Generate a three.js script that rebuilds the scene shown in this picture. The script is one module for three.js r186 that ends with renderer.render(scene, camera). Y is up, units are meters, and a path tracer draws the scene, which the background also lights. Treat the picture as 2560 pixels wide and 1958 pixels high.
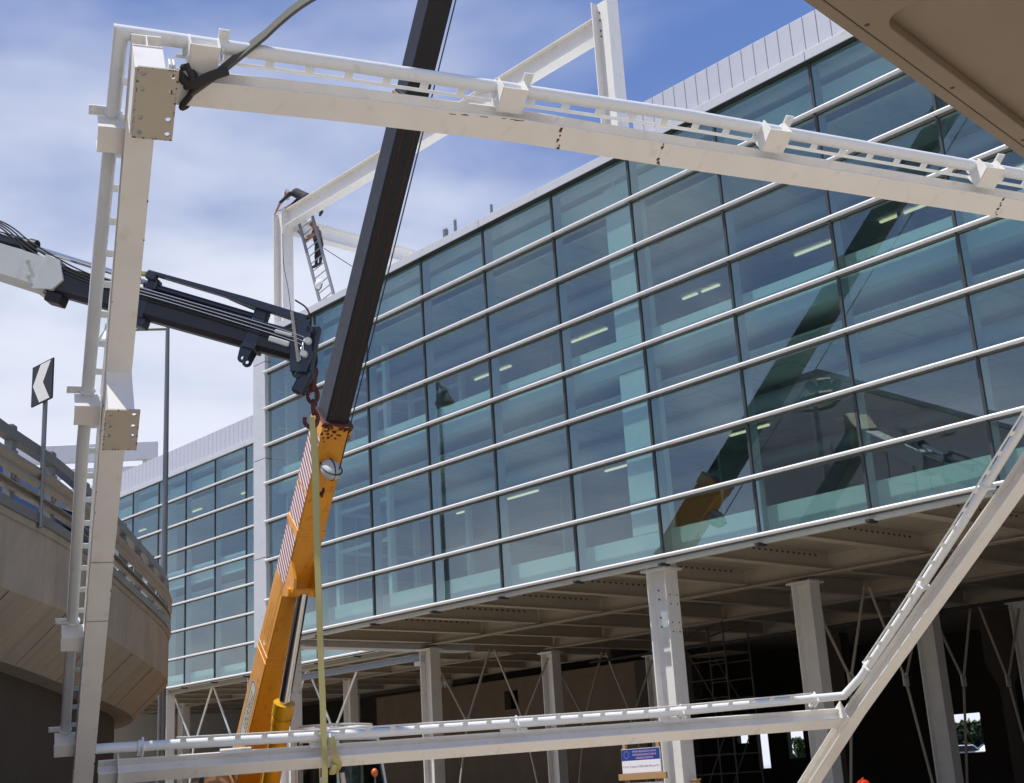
import * as THREE from 'three';
import { mergeGeometries, toCreasedNormals } from 'three/addons/utils/BufferGeometryUtils.js';
import { RoundedBoxGeometry } from 'three/addons/geometries/RoundedBoxGeometry.js';
import { MarchingCubes } from 'three/addons/objects/MarchingCubes.js';
import { ImprovedNoise } from 'three/addons/math/ImprovedNoise.js';

// ---------------------------------------------------------------- camera, sky, sun, exposure
const scene = new THREE.Scene();
const camera = new THREE.PerspectiveCamera(32.85, 1024 / 783, 0.1, 3000);
camera.position.set(24.024, 1.6, 21.863);
camera.up.set(0.247, 0.958, 0.148);
camera.lookAt(24.024 - 69.9, 1.6 + 28.22, 21.863 - 65.74);
const renderer = new THREE.WebGLRenderer({ antialias: true });
renderer.toneMapping = THREE.LinearToneMapping;
renderer.toneMappingExposure = 1.04;
renderer.shadowMap.enabled = true;

const SUN = new THREE.Vector3(-0.212, 0.923, 0.319).normalize();
const noise = new ImprovedNoise();
const V = (x, y, z) => new THREE.Vector3(x, y, z);
const smooth = (a, b, x) => { const t = Math.min(1, Math.max(0, (x - a) / (b - a))); return t * t * (3 - 2 * t); };
function fbm(x, y, z, n) { let s = 0, a = 0.5, t = 0; for (let i = 0; i < n; i++) { s += a * noise.noise(x, y, z); t += a; x *= 2.03; y *= 2.03; z *= 2.03; a *= 0.52; } return s / t; }
{ // a thin-cirrus sky: blue air, whiter towards the horizon, veils of high cloud all round
  const W = 2048, H = 1024, data = new Float32Array(W * H * 4);
  for (let j = 0; j < H; j++) {
    const el = ((j + 0.5) / H - 0.5) * Math.PI, y = Math.sin(el), c = Math.cos(el);
    for (let i = 0; i < W; i++) {
      const az = ((i + 0.5) / W - 0.5) * 2 * Math.PI, x = Math.cos(az) * c, z = Math.sin(az) * c, k = (j * W + i) * 4;
      const up = Math.max(y, 0), h = Math.pow(1 - up, 3.2);
      let r = 0.095 + 0.33 * h, g = 0.190 + 0.37 * h, b = 0.51 + 0.33 * h;
      const mu = x * SUN.x + y * SUN.y + z * SUN.z, glow = 0.16 * Math.pow(Math.max(mu, 0), 8);
      r += glow; g += glow; b += glow * 0.9;
      if (y > -0.02) { // project on a flat high layer, so that veils foreshorten towards the horizon
        const q = 1 / (up + 0.16), u = x * q, w = z * q;
        const wx = fbm(u * 0.9 + 7.1, w * 0.9, 3.3, 3) * 0.7, wz = fbm(u * 0.9, w * 0.9 + 2.7, 9.1, 3) * 0.7;
        const big = fbm(u * 0.42 + 27, w * 0.42 + 1, 0.7, 3);
        const fine = fbm((u * 0.86 + w * 0.5) * 2.9 + wx * 2, (w * 0.86 - u * 0.5) * 1.25 + wz * 2, 5.5, 8);
        const puff = fbm(u * 4.1 + wx, w * 4.1 + wz, 1.9, 7);
        let m = smooth(-0.50, 0.66, 1.15 * big + 0.8 * fine + 0.42 * puff + 0.95 * (0.40 - up));
        m = Math.min(0.93, m * 0.78 + 0.42 * Math.pow(1 - up, 7));
        const lit = 0.93 + 0.12 * fine + 0.2 * glow;
        r += (lit * 0.93 - r) * m; g += (lit * 0.96 - g) * m; b += (lit * 1.05 - b) * m;
      }
      data[k] = r; data[k + 1] = g; data[k + 2] = b; data[k + 3] = 1;
    }
  }
  const sky = new THREE.DataTexture(data, W, H, THREE.RGBAFormat, THREE.FloatType);
  sky.mapping = THREE.EquirectangularReflectionMapping; sky.magFilter = THREE.LinearFilter; sky.minFilter = THREE.LinearFilter; sky.needsUpdate = true;
  scene.background = sky; scene.environment = sky; scene.environmentIntensity = 1;
}
const sun = new THREE.DirectionalLight(new THREE.Color(1, 0.955, 0.88), 5.0);
sun.position.copy(SUN).multiplyScalar(120); sun.castShadow = true;
Object.assign(sun.shadow.camera, { left: -70, right: 70, top: 70, bottom: -70, near: 1, far: 300 });
sun.shadow.mapSize.set(4096, 4096);
scene.add(sun, sun.target);

// ---------------------------------------------------------------- helpers
let seed = 12345;
const rnd = () => { seed = (seed + 0x6d2b79f5) | 0; let t = Math.imul(seed ^ (seed >>> 15), 1 | seed); t = (t + Math.imul(t ^ (t >>> 7), 61 | t)) ^ t; return ((t ^ (t >>> 14)) >>> 0) / 4294967296; };
const used = {};
function numbered(n) { const k = used[n] = (used[n] ?? -1) + 1; return k ? n + '_' + String(k).padStart(3, '0') : n; }
function canvasTexture(w, h, draw, srgb = true) {
  const c = document.createElement('canvas'); c.width = w; c.height = h; draw(c.getContext('2d'), w, h);
  const t = new THREE.CanvasTexture(c); if (srgb) t.colorSpace = THREE.SRGBColorSpace; t.wrapS = t.wrapT = THREE.RepeatWrapping; return t;
}
// tileable noise picture: f(u, v) -> grey 0..1 or [r, g, b] (linear factors about 1)
function noiseTexture(size, metres, f, colour) {
  const d = new Float32Array(size * size * 4);
  for (let j = 0; j < size; j++) for (let i = 0; i < size; i++) {
    const v = f(i / size, j / size), k = (j * size + i) * 4;
    if (Array.isArray(v)) { d[k] = v[0]; d[k + 1] = v[1]; d[k + 2] = v[2]; } else d[k] = d[k + 1] = d[k + 2] = v; d[k + 3] = 1;
  }
  const t = new THREE.DataTexture(d, size, size, THREE.RGBAFormat, THREE.FloatType);
  t.wrapS = t.wrapT = THREE.RepeatWrapping; t.magFilter = t.minFilter = THREE.LinearFilter; t.repeat.set(1 / metres, 1 / metres); t.needsUpdate = true; return t;
}
// noise that repeats over the unit square, by walking round two circles
function tn(u, v, f, z, n = 4) {
  const a = u * 2 * Math.PI, b = v * 2 * Math.PI, r = f / (2 * Math.PI);
  return 0.5 * (fbm(Math.cos(a) * r + 11, Math.sin(a) * r + 5, (Math.cos(b) * r) + z, n) + fbm(Math.sin(b) * r + 3, Math.cos(a) * r + 8, Math.sin(a) * r + Math.cos(b) * r + z + 4, n));
}
const dirtMap = noiseTexture(256, 2.3, (u, v) => { const n = tn(u, v, 5, 1.5), m = tn(u, v, 14, 7.2, 3); const k = 0.95 + 0.10 * n - 0.10 * smooth(0.12, 0.4, m); return [k, k * (0.995 - 0.02 * smooth(0.1, 0.4, m)), k * (0.985 - 0.04 * smooth(0.1, 0.4, m))]; });
const roughMap = noiseTexture(128, 1.1, (u, v) => 0.85 + 0.35 * tn(u, v, 8, 3.3));
const concreteMap = noiseTexture(512, 5.0, (u, v) => {
  const n = tn(u, v, 6, 2.1), s = tn(u, v * 0.999, 30, 9.4, 3), streak = fbm(Math.cos(u * 6.283) * 6, Math.sin(u * 6.283) * 6, 4.4, 4);
  const k = 0.95 + 0.26 * n + 0.14 * s - 0.09 * smooth(0.05, 0.5, streak); return [k * 1.02, k, k * (0.96 - 0.05 * n)];
});
const rampMap = noiseTexture(512, 7.0, (u, v) => {
  const n = tn(u, v, 7, 3.7, 5), s = tn(u, v, 34, 5.2, 3), a = u * 6.2832, st = fbm(Math.cos(a) * 4.5, Math.sin(a) * 4.5, 2.2 + 0.25 * Math.sin(v * 6.2832), 5), st2 = fbm(Math.cos(a) * 9, Math.sin(a) * 9, 7.7, 3);
  const k = 0.96 + 0.30 * n + 0.16 * s - 0.20 * smooth(0.05, 0.45, st) + 0.10 * smooth(0.1, 0.45, st2); return [k * 1.01, k, k * (0.97 - 0.06 * n)];
});
const concreteBump = noiseTexture(256, 2.0, (u, v) => 0.5 + 0.5 * tn(u, v, 24, 6.6, 4));
const groundMap = noiseTexture(512, 9.0, (u, v) => { const n = tn(u, v, 7, 4.1, 5), s = tn(u, v, 40, 1.4, 3); const k = 0.95 + 0.35 * n + 0.2 * s; return [k, k * 0.99, k * 0.97]; });
const C = (r, g, b) => new THREE.Color().setRGB(r, g, b);
const std = (r, g, b, rough, metal = 0, extra = {}) => new THREE.MeshStandardMaterial({ color: C(r, g, b), roughness: rough, metalness: metal, ...extra });
const phys = (r, g, b, rough, spec, extra = {}) => new THREE.MeshPhysicalMaterial({ color: C(r, g, b), roughness: rough, specularIntensity: spec, ...extra });
const grimeMap = noiseTexture(256, 2.6, (u, v) => { const n = tn(u, v, 6, 5.5), m = tn(u, v, 17, 2.2, 4), q = smooth(0.05, 0.42, m); const k = 0.98 + 0.24 * n - 0.34 * q; return [k, k * (1 - 0.08 * q), k * (1 - 0.1 * q)]; });
const M = {
  white: std(0.84, 0.825, 0.79, 0.42, 0, { map: dirtMap, roughnessMap: roughMap }),
  whitePipe: std(0.80, 0.825, 0.83, 0.36, 0, { map: dirtMap, roughnessMap: roughMap }),
  plate: std(0.50, 0.45, 0.36, 0.6, 0, { map: dirtMap }),
  whiteCol: std(0.76, 0.76, 0.745, 0.5, 0, { map: dirtMap }),
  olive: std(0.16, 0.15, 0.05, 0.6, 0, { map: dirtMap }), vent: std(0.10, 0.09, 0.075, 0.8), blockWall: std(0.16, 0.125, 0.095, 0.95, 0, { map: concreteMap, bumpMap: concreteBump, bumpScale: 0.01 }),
  scuff: std(0.60, 0.55, 0.47, 0.7),
  oldSteel: std(0.05, 0.042, 0.038, 0.7, 0.2), oldWood: std(0.10, 0.075, 0.05, 0.9),
  braceSteel: std(0.42, 0.38, 0.33, 0.6, 0, { map: dirtMap }),
  soffitSteel: std(0.44, 0.40, 0.335, 0.6, 0, { map: dirtMap }),
  alu: std(0.82, 0.83, 0.85, 0.38, 0.15),
  fascia: std(0.60, 0.62, 0.66, 0.42, 0.2, { map: dirtMap }),
  panel: std(0.52, 0.545, 0.62, 0.45, 0.15, { map: dirtMap }),
  mullion: std(0.055, 0.065, 0.07, 0.45, 0.2),
  fin: std(0.42, 0.45, 0.48, 0.5),
  gasket: std(0.03, 0.032, 0.035, 0.6),
  slab: std(0.86, 0.87, 0.85, 0.7, 0, { map: dirtMap }),
  ceiling: std(0.66, 0.66, 0.66, 0.85, 0, { map: concreteMap }),
  innerWall: std(0.60, 0.61, 0.62, 0.85, 0, { map: dirtMap }),
  concrete: std(0.32, 0.285, 0.235, 0.9, 0, { map: concreteMap, bumpMap: concreteBump, bumpScale: 0.01 }),
  rampConcrete: std(0.315, 0.28, 0.23, 0.9, 0, { map: rampMap, bumpMap: concreteBump, bumpScale: 0.012 }),
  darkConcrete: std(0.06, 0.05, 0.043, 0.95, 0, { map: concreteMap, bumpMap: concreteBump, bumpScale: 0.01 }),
  galv: std(0.21, 0.225, 0.24, 0.5, 0.5, { map: dirtMap, roughnessMap: roughMap }),
  galvLight: std(0.30, 0.275, 0.24, 0.55, 0.3, { map: dirtMap, roughnessMap: roughMap }),
  black: phys(0.024, 0.024, 0.027, 0.42, 0.45, { map: grimeMap, roughnessMap: roughMap }),
  blackSteel: std(0.020, 0.019, 0.024, 0.42, 0, { map: dirtMap, roughnessMap: roughMap }),
  navy: std(0.022, 0.032, 0.055, 0.35, 0, { map: dirtMap, roughnessMap: roughMap }),
  yellow: std(0.74, 0.30, 0.012, 0.42, 0, { map: grimeMap, roughnessMap: roughMap }),
  yellowCyl: std(0.62, 0.33, 0.008, 0.4, 0, { map: grimeMap }),
  orange: std(0.30, 0.085, 0.03, 0.5, 0, { map: dirtMap }),
  chrome: std(0.6, 0.61, 0.63, 0.16, 1),
  rust: std(0.10, 0.030, 0.024, 0.6, 0.2, { map: dirtMap }),
  strapYellow: std(0.52, 0.47, 0.20, 0.9, 0, { map: dirtMap }),
  strapGrey: std(0.10, 0.10, 0.085, 0.9, 0, { map: dirtMap }),
  strapDark: std(0.035, 0.033, 0.032, 0.9),
  rubber: std(0.018, 0.018, 0.018, 0.85),
  cabWhite: std(0.78, 0.79, 0.80, 0.3, 0, { map: dirtMap }),
  paleGrey: std(0.55, 0.59, 0.58, 0.45, 0, { map: dirtMap }),
  tan: std(0.225, 0.172, 0.115, 0.55, 0, { map: dirtMap, roughnessMap: roughMap }),
  wood: std(0.40, 0.25, 0.12, 0.8, 0, { map: dirtMap }),
  blueBody: std(0.02, 0.06, 0.20, 0.35, 0),
  foliage: std(0.05, 0.085, 0.03, 0.85), foliageDark: std(0.03, 0.055, 0.022, 0.85),
  bark: std(0.12, 0.085, 0.055, 0.9),
  aluLadder: std(0.26, 0.27, 0.28, 0.45, 0.4),
  ground: std(0.41, 0.36, 0.295, 0.95, 0, { map: groundMap, bumpMap: concreteBump, bumpScale: 0.01 }),
  asphalt: std(0.06, 0.06, 0.06, 0.9, 0, { map: groundMap }),
  oldWall: std(0.40, 0.39, 0.42, 0.8, 0, { map: concreteMap }),
  lampOn: std(0.9, 0.85, 0.7, 0.5, 0, { emissive: C(1, 0.85, 0.55), emissiveIntensity: 0.95 }),
  redHat: std(0.55, 0.03, 0.01, 0.35), whiteHat: std(0.75, 0.75, 0.73, 0.35),
  darkGlass: std(0.02, 0.026, 0.03, 0.08, 0),
};
const glassOf = (r, g, b, ior) => new THREE.MeshPhysicalMaterial({ color: C(r, g, b), roughness: 0.0, metalness: 0, transmission: 1, thickness: 0, ior });
M.glass = glassOf(0.73, 0.865, 0.855, 2.1);
M.glass2 = glassOf(0.715, 0.85, 0.845, 2.1);
M.cabGlass = glassOf(0.6, 0.68, 0.68, 1.6);
for (const [k, m] of Object.entries(M)) m.name = k;

// uv in metres from the dominant axis of each normal
function boxUV(g) {
  const p = g.attributes.position, n = g.attributes.normal, uv = new Float32Array(p.count * 2);
  for (let i = 0; i < p.count; i++) {
    const a = Math.abs(n.getX(i)), b = Math.abs(n.getY(i)), c = Math.abs(n.getZ(i));
    const u = a > b && a > c ? p.getZ(i) : p.getX(i), v = b >= a && b >= c ? p.getZ(i) : p.getY(i);
    uv[2 * i] = u; uv[2 * i + 1] = v;
  }
  g.setAttribute('uv', new THREE.BufferAttribute(uv, 2)); return g;
}
function clean(g, keepUV) {
  if (g.index) g = g.toNonIndexed();
  for (const k of Object.keys(g.attributes)) if (!['position', 'normal', 'uv', 'color'].includes(k)) g.deleteAttribute(k);
  if (!g.attributes.normal) g.computeVertexNormals();
  return keepUV && g.attributes.uv ? g : boxUV(g);
}
function merge(list, keepUV) { list = [].concat(list).map((g) => clean(g, keepUV)); return list.length > 1 ? mergeGeometries(list) : list[0]; }
function mesh(name, geoms, mat, parent, keepUV) {
  const m = new THREE.Mesh(merge(geoms, keepUV), mat); m.castShadow = m.receiveShadow = true;
  m.name = parent && parent !== scene ? name : numbered(name); (parent || scene).add(m); return m;
}
function shared(name, geom, mat, parent, x = 0, y = 0, z = 0) { const m = new THREE.Mesh(geom, mat); m.castShadow = m.receiveShadow = true; m.name = name; m.position.set(x, y, z); parent.add(m); return m; }
function tag(o, label, category, group) { o.userData.label = label; o.userData.category = category; if (group) o.userData.group = group; return o; }
function thing(name, label, category, pos = [0, 0, 0], turn = 0, group) { const o = new THREE.Group(); o.name = numbered(name); o.position.set(...pos); o.rotation.y = turn; scene.add(o); return tag(o, label, category, group); }
function structure(name, geoms, mat) { const m = mesh(name, geoms, mat, scene); m.userData.kind = 'structure'; return m; }
const box = (w, h, d, x = 0, y = 0, z = 0) => new THREE.BoxGeometry(w, h, d).translate(x, y, z);
const bevel = (w, h, d, x = 0, y = 0, z = 0, r = 0.01, s = 2) => new RoundedBoxGeometry(w, h, d, s, Math.min(r, w * 0.45, h * 0.45, d * 0.45)).translate(x, y, z);
const span = (x0, x1, y0, y1, z0, z1) => box(x1 - x0, y1 - y0, z1 - z0, (x0 + x1) / 2, (y0 + y1) / 2, (z0 + z1) / 2);
function basis(o, x, y, z) { return new THREE.Matrix4().makeBasis(x, y, z).setPosition(o); }
function axes(p, q, up) { // z along p->q, y near up
  const z = q.clone().sub(p).normalize(); let x = new THREE.Vector3().crossVectors(up, z); if (x.lengthSq() < 1e-6) x = new THREE.Vector3().crossVectors(V(1, 0, 0), z);
  x.normalize(); return [x, new THREE.Vector3().crossVectors(z, x), z];
}
function extrude(pts, len, bev = 0) {
  const s = pts.isShape || pts.getPoints ? pts : new THREE.Shape(pts.map((p) => new THREE.Vector2(p[0], p[1])));
  return new THREE.ExtrudeGeometry(s, { depth: len - 2 * bev, bevelEnabled: bev > 0, bevelSize: bev, bevelThickness: bev, bevelOffset: -bev, bevelSegments: 1, curveSegments: 10 }).translate(0, 0, bev);
}
function bar(p, q, w, h, up = V(0, 1, 0), b = 0) { // rectangular bar; h along up
  const l = p.distanceTo(q), [x, y, z] = axes(p, q, up), g = b ? new RoundedBoxGeometry(w, h, l, 2, b).translate(0, 0, l / 2) : box(w, h, l, 0, 0, l / 2);
  return g.applyMatrix4(basis(p, x, y, z));
}
const hShape = (h, b, tf, tw) => [[-b / 2, -h / 2], [b / 2, -h / 2], [b / 2, -h / 2 + tf], [tw / 2, -h / 2 + tf], [tw / 2, h / 2 - tf], [b / 2, h / 2 - tf], [b / 2, h / 2], [-b / 2, h / 2], [-b / 2, h / 2 - tf], [-tw / 2, h / 2 - tf], [-tw / 2, -h / 2 + tf], [-b / 2, -h / 2 + tf]];
function ibeam(p, q, up, h, b, tf = 0.02, tw = 0.012) { const l = p.distanceTo(q), [x, y, z] = axes(p, q, up); return extrude(hShape(h, b, tf, tw), l).applyMatrix4(basis(p, x, y, z)); }
function rod(p, q, r, r2 = r, n = 14) { const l = p.distanceTo(q), [x, y, z] = axes(p, q, V(0.123, 1, 0.31)); return new THREE.CylinderGeometry(r2, r, l, n).rotateX(Math.PI / 2).translate(0, 0, l / 2).applyMatrix4(basis(p, x, y, z)); }
function tube(pts, r, n = 8, seg = 0, closed = false) { return new THREE.TubeGeometry(new THREE.CatmullRomCurve3(pts, closed, 'catmullrom', 0.5), seg || pts.length * 8, r, n, closed); }
// sweep of a closed profile [(a, b)] along a polyline in the local xy plane: a = to the left of travel, b = along z; mitred corners
function sweep(profile, path, crease = 0.5, cap = true) {
  const n = path.length, dirs = [], pos = [], idx = [];
  for (let i = 0; i < n - 1; i++) { const d = [path[i + 1][0] - path[i][0], path[i + 1][1] - path[i][1]], l = Math.hypot(...d); dirs.push([d[0] / l, d[1] / l]); }
  const rings = path.map((p, i) => {
    const a = dirs[Math.max(0, i - 1)], b = dirs[Math.min(n - 2, i)], na = [-a[1], a[0]], nb = [-b[1], b[0]], m = [na[0] + nb[0], na[1] + nb[1]], k = 2 / (m[0] ** 2 + m[1] ** 2);
    return profile.map(([s, t]) => [p[0] + m[0] * k * s, p[1] + m[1] * k * s, t]);
  });
  const tri = (a, b, c) => pos.push(...a, ...b, ...c), c = profile.length;
  for (let i = 0; i < n - 1; i++) for (let j = 0; j < c; j++) { const k = (j + 1) % c, A = rings[i][j], B = rings[i][k], D = rings[i + 1][j], E = rings[i + 1][k]; tri(A, D, B); tri(B, D, E); }
  if (cap) { const f = THREE.ShapeUtils.triangulateShape(profile.map((p) => new THREE.Vector2(p[0], p[1])), []); for (const t of f) { tri(rings[0][t[0]], rings[0][t[1]], rings[0][t[2]]); tri(rings[n - 1][t[2]], rings[n - 1][t[1]], rings[n - 1][t[0]]); } }
  let area = 0; for (let j = 0; j < c; j++) { const k = (j + 1) % c; area += profile[j][0] * profile[k][1] - profile[k][0] * profile[j][1]; }
  const g = new THREE.BufferGeometry(); g.setAttribute('position', new THREE.Float32BufferAttribute(pos, 3));
  if (area > 0) { const p = g.attributes.position; for (let i = 0; i < p.count; i += 3) for (let k = 0; k < 3; k++) { const a = p.array[3 * i + 3 + k]; p.array[3 * i + 3 + k] = p.array[3 * i + 6 + k]; p.array[3 * i + 6 + k] = a; } }
  g.computeVertexNormals(); return toCreasedNormals(g, crease);
}
const circle = (r, n = 16, a = 0, b = 0) => Array.from({ length: n }, (_, i) => [a + r * Math.cos(i / n * 2 * Math.PI), b + r * Math.sin(i / n * 2 * Math.PI)]);
function holed(w, h, holes, depth, r) { // plate with round holes, centred, facing +z
  const s = new THREE.Shape([[-w / 2, -h / 2], [w / 2, -h / 2], [w / 2, h / 2], [-w / 2, h / 2]].map((p) => new THREE.Vector2(...p)));
  for (const [x, y, rr] of holes) { const p = new THREE.Path(); p.absarc(x, y, rr || r, 0, Math.PI * 2, true); s.holes.push(p); }
  return new THREE.ExtrudeGeometry(s, { depth, bevelEnabled: false, curveSegments: 8 });
}

// ---------------------------------------------------------------- ground
{
  const g = new THREE.PlaneGeometry(1600, 1600, 8, 8).rotateX(-Math.PI / 2);
  structure('ground', g, M.ground);
  structure('car_park_surface', box(170, 0.9, 90, -45, 0.45, -105), M.asphalt);
}

// ---------------------------------------------------------------- glass terminal
const GX = [-10.3, 4.6, 19.5], H0 = 6.07, ROW = 1.2, PW = 2.61;
const XL = -10.43, NC = 13, XR = XL + NC * PW, YT = H0 + 8 * ROW;
const louvreShape = (() => { const s = new THREE.Shape(); s.absellipse(0, 0, 0.055, 0.040, 0, Math.PI * 2, false, 0); return s; })();
// one curtain wall: panes, mullions, louvres; local x along the wall from x0, z outwards
function curtainWall(parent, x0, widths, y0, row, rows, z, inset = 0) {
  const paneG = {}; let x = x0;
  const total = widths.reduce((a, b) => a + b, 0), mullion = [box(0.055, rows * row, 0.06, 0, rows * row / 2, 0.0)], fin = box(0.06, rows * row - 0.1, 0.26, 0, rows * row / 2, -0.17);
  const mg = merge(mullion), fg = merge(fin);
  widths.forEach((w, c) => {
    const k = w.toFixed(3); paneG[k] ??= merge(box(w - 0.045, row - 0.035, 0.0012));
    for (let r = 0; r < rows; r++) {
      const p = shared('glass_pane', paneG[k], rnd() < 0.5 ? M.glass : M.glass2, parent, x + w / 2, y0 + (r + 0.5) * row, z - 0.004);
      p.rotation.set((rnd() - 0.5) * 0.009, (rnd() - 0.5) * 0.009, 0);
    }
    if (c) { shared('mullion', mg, M.mullion, parent, x, y0, z); shared('mullion_fin', fg, M.fin, parent, x, y0, z); }
    x += w;
  });
  const lg = merge(extrude(louvreShape, total).rotateY(Math.PI / 2).translate(0, 0, 0)), tg = merge(box(total, 0.05, 0.05, total / 2, 0, 0)), ag = merge(widths.slice(1).map((w, i) => box(0.03, 0.03, 0.12, widths.slice(0, i + 1).reduce((a, b) => a + b, 0), 0, 0)));
  for (let r = 0; r <= rows; r++) {
    if (r < rows) shared('louvre', lg, M.alu, parent, x0 - inset, y0 + r * row + 0.03, z + 0.125);
    shared('transom', tg, M.gasket, parent, x0, y0 + r * row, z - 0.001);
    if (r < rows) shared('louvre_bracket', ag, M.gasket, parent, x0, y0 + r * row + 0.012, z + 0.08).userData.kind = 'stuff';
  }
}
const terminal = thing('terminal_building', 'large glass terminal facade with white horizontal louvres above an open steel undercroft', 'building');
{
  const T = terminal, W = Array(NC).fill(PW);
  curtainWall(T, XL, W, H0, ROW, 8, 0, 0.05);
  // fascia of sheet lengths, parapet of narrow standing-seam panels
  for (let i = 0; i < NC; i += 2) { const w = Math.min(2, NC - i) * PW; mesh('fascia_panel', bevel(w - 0.012, 0.24, 0.5, XL + i * PW + w / 2, YT + 0.125, -0.12, 0.012), M.fascia, T); }
  mesh('fascia_trim', box(NC * PW, 0.02, 0.12, XL + NC * PW / 2, YT - 0.005, 0.09), M.gasket, T);
  const pg = merge(bevel(0.318, 0.98, 0.05, 0, 0.49, 0, 0.012));
  for (let x = 5.55; x < XR - 0.2; x += 0.33) shared('parapet_panel', pg, M.panel, T, x, YT + 0.25, -0.18);
  mesh('parapet_backing', span(5.42, XR, YT + 0.2, YT + 1.2, -0.42, -0.22), M.gasket, T);
  // white end pier
  for (const [a, b] of [[5.95, 8.6], [8.62, 11.7], [11.72, 14.85], [14.87, YT + 0.26]]) mesh('pier_panel', bevel(0.70, b - a, 8.2, -10.78, (a + b) / 2, -3.98, 0.01), M.fascia, T);
  mesh('roof', span(XL, XR, YT - 0.2, YT + 0.12, -31, -0.42), M.slab, T);
  // floors: slab edge with upstand close behind the glass
  mesh('floor_slab', [span(-10.42, XR, 6.605, 6.72, -30, -0.47), span(-10.42, XR, 6.09, 6.74, -0.46, -0.34)], M.slab, T);
  mesh('floor_slab', [span(-10.42, XR, 10.62, 10.9, -26, -0.36), span(-10.42, XR, 10.6, 11.40, -0.46, -0.34)], M.slab, T);
  mesh('roof_beam', [span(-10.42, XR, 14.72, 15.28, -0.62, -0.42)], M.slab, T);
  const ceil = []; for (const y of [10.2, 14.55]) ceil.push(span(-10.42, XR, y, y + 0.06, -12, -0.75));
  mesh('ceiling', ceil[0], M.ceiling, T); mesh('ceiling', ceil[1], M.ceiling, T);
  for (const y of [10.2, 14.55]) { const j = []; for (let x = -9.2; x < XR; x += 1.3) j.push(box(0.03, 0.02, 11, x, y - 0.011, -6.4)); for (let z = -2; z > -12; z -= 1.3) j.push(box(XR + 10, 0.02, 0.03, (XR - 10.4) / 2, y - 0.0125, z)); mesh('ceiling_grid', j, M.innerWall, T); }
  mesh('inner_wall', [span(-4.2, XR, 6.73, 10.2, -12.2, -12), span(-4.2, XR, 10.9, 14.55, -12.2, -12), span(XR - 0.1, XR, 6.73, YT - 0.21, -30, -0.4), span(-10.4, XR, 6.73, YT - 0.21, -30.3, -30)], M.innerWall, T);
  for (const [y, z] of [[9.8, -3.1], [9.85, -8.2], [14.15, -3.4], [14.2, -8.4]]) { mesh('air_duct', rod(V(-9.6, y, z), V(XR - 0.4, y, z), 0.22, 0.22, 16), M.panel, T); }
  mesh('inner_wall', [span(-4.3, -4.2, 6.73, 10.2, -12.2, -6.5), span(-4.3, -4.2, 10.9, 14.55, -12.2, -6.5), span(1.5, 1.6, 6.73, 10.2, -12, -7), span(8.6, 8.7, 10.9, 14.55, -12, -6)], M.innerWall, T);
  // columns on the structural grid: the front row rises through both floors
  const colShape = (() => hShape(0.55, 0.42, 0.035, 0.03))();
  for (const x of [GX[0], GX[1], GX[2]]) for (const z of [-0.62, -6, -11.5, -17]) {
    const top = z > -1 ? YT - 0.2 : 6.0, c = extrude(colShape, top).rotateX(-Math.PI / 2).rotateY(Math.PI / 2).translate(x, 0, z);
    const parts = [c]; parts.push(box(0.72, 0.05, 0.6, x, 5.93, z), box(0.72, 0.03, 0.6, x, 0.015, z));
    const m = mesh('column', parts, M.whiteCol, T);
    if (z > -1) { const b = []; for (const y of [5.35, 5.15, 4.75, 4.55]) for (const dz of [-0.12, 0.1]) b.push(rod(V(x + 0.27, y, z + dz), V(x + 0.285, y, z + dz), 0.016)); for (const y of [5.5, 5.3, 4.9, 4.7]) for (const dx of [-0.11, 0.11]) b.push(rod(V(x + dx, y, z + 0.01), V(x + dx, y, z + 0.035), 0.018)); mesh('bolt', b, M.gasket, m).userData.kind = 'stuff'; }
  }
  for (const x of [GX[1], GX[2]]) for (const [a, b] of [[6.76, 10.58], [11.42, 15.3]]) mesh('column_casing', bevel(0.92, b - a, 0.44, x - 0.06, (a + b) / 2, -0.58, 0.01), M.slab, T);
  // soffit: deck, girders along the front, cross beams with a row of slots, stub brackets under each mullion
  mesh('soffit_deck', span(-10.42, XR, 6.56, 6.6, -30, -0.5), M.soffitSteel, T);
  for (const z of [-6, -11.5, -17]) mesh('girder', ibeam(V(-10.42, 6.31, z), V(XR, 6.31, z), V(0, 1, 0), 0.5, 0.34, 0.025, 0.02), M.soffitSteel, T);
  for (let i = 0; i <= NC; i++) for (const [z0, z1] of [[-0.47, -5.95], [-6.05, -11.45], [-11.55, -16.95]]) {
    const x = XL + i * PW + (i ? 0.18 : 0.35), b = mesh('soffit_beam', ibeam(V(x, 6.345, z0), V(x, 6.345, z1), V(0, 1, 0), 0.43, 0.26, 0.02, 0.014), M.soffitSteel, T);
    if (z0 > -1) { const h = []; for (let z = z0 - 1.2; z > z1 + 0.4; z -= 0.22) h.push(box(0.006, 0.05, 0.09, x + 0.0085, 6.47, z)); mesh('slot', h, M.vent, b).userData.kind = 'stuff'; }
  }
  mesh('soffit_edge', bevel(NC * PW, 0.10, 0.12, XL + NC * PW / 2, 5.99, -0.08, 0.01), M.paleGrey, T);
  for (let i = 0; i <= NC; i++) mesh('edge_bracket', bevel(0.10, 0.06, 0.30, XL + i * PW + (i ? 0 : 0.05), 5.93, 0.0, 0.01), M.gasket, T);
}
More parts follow.
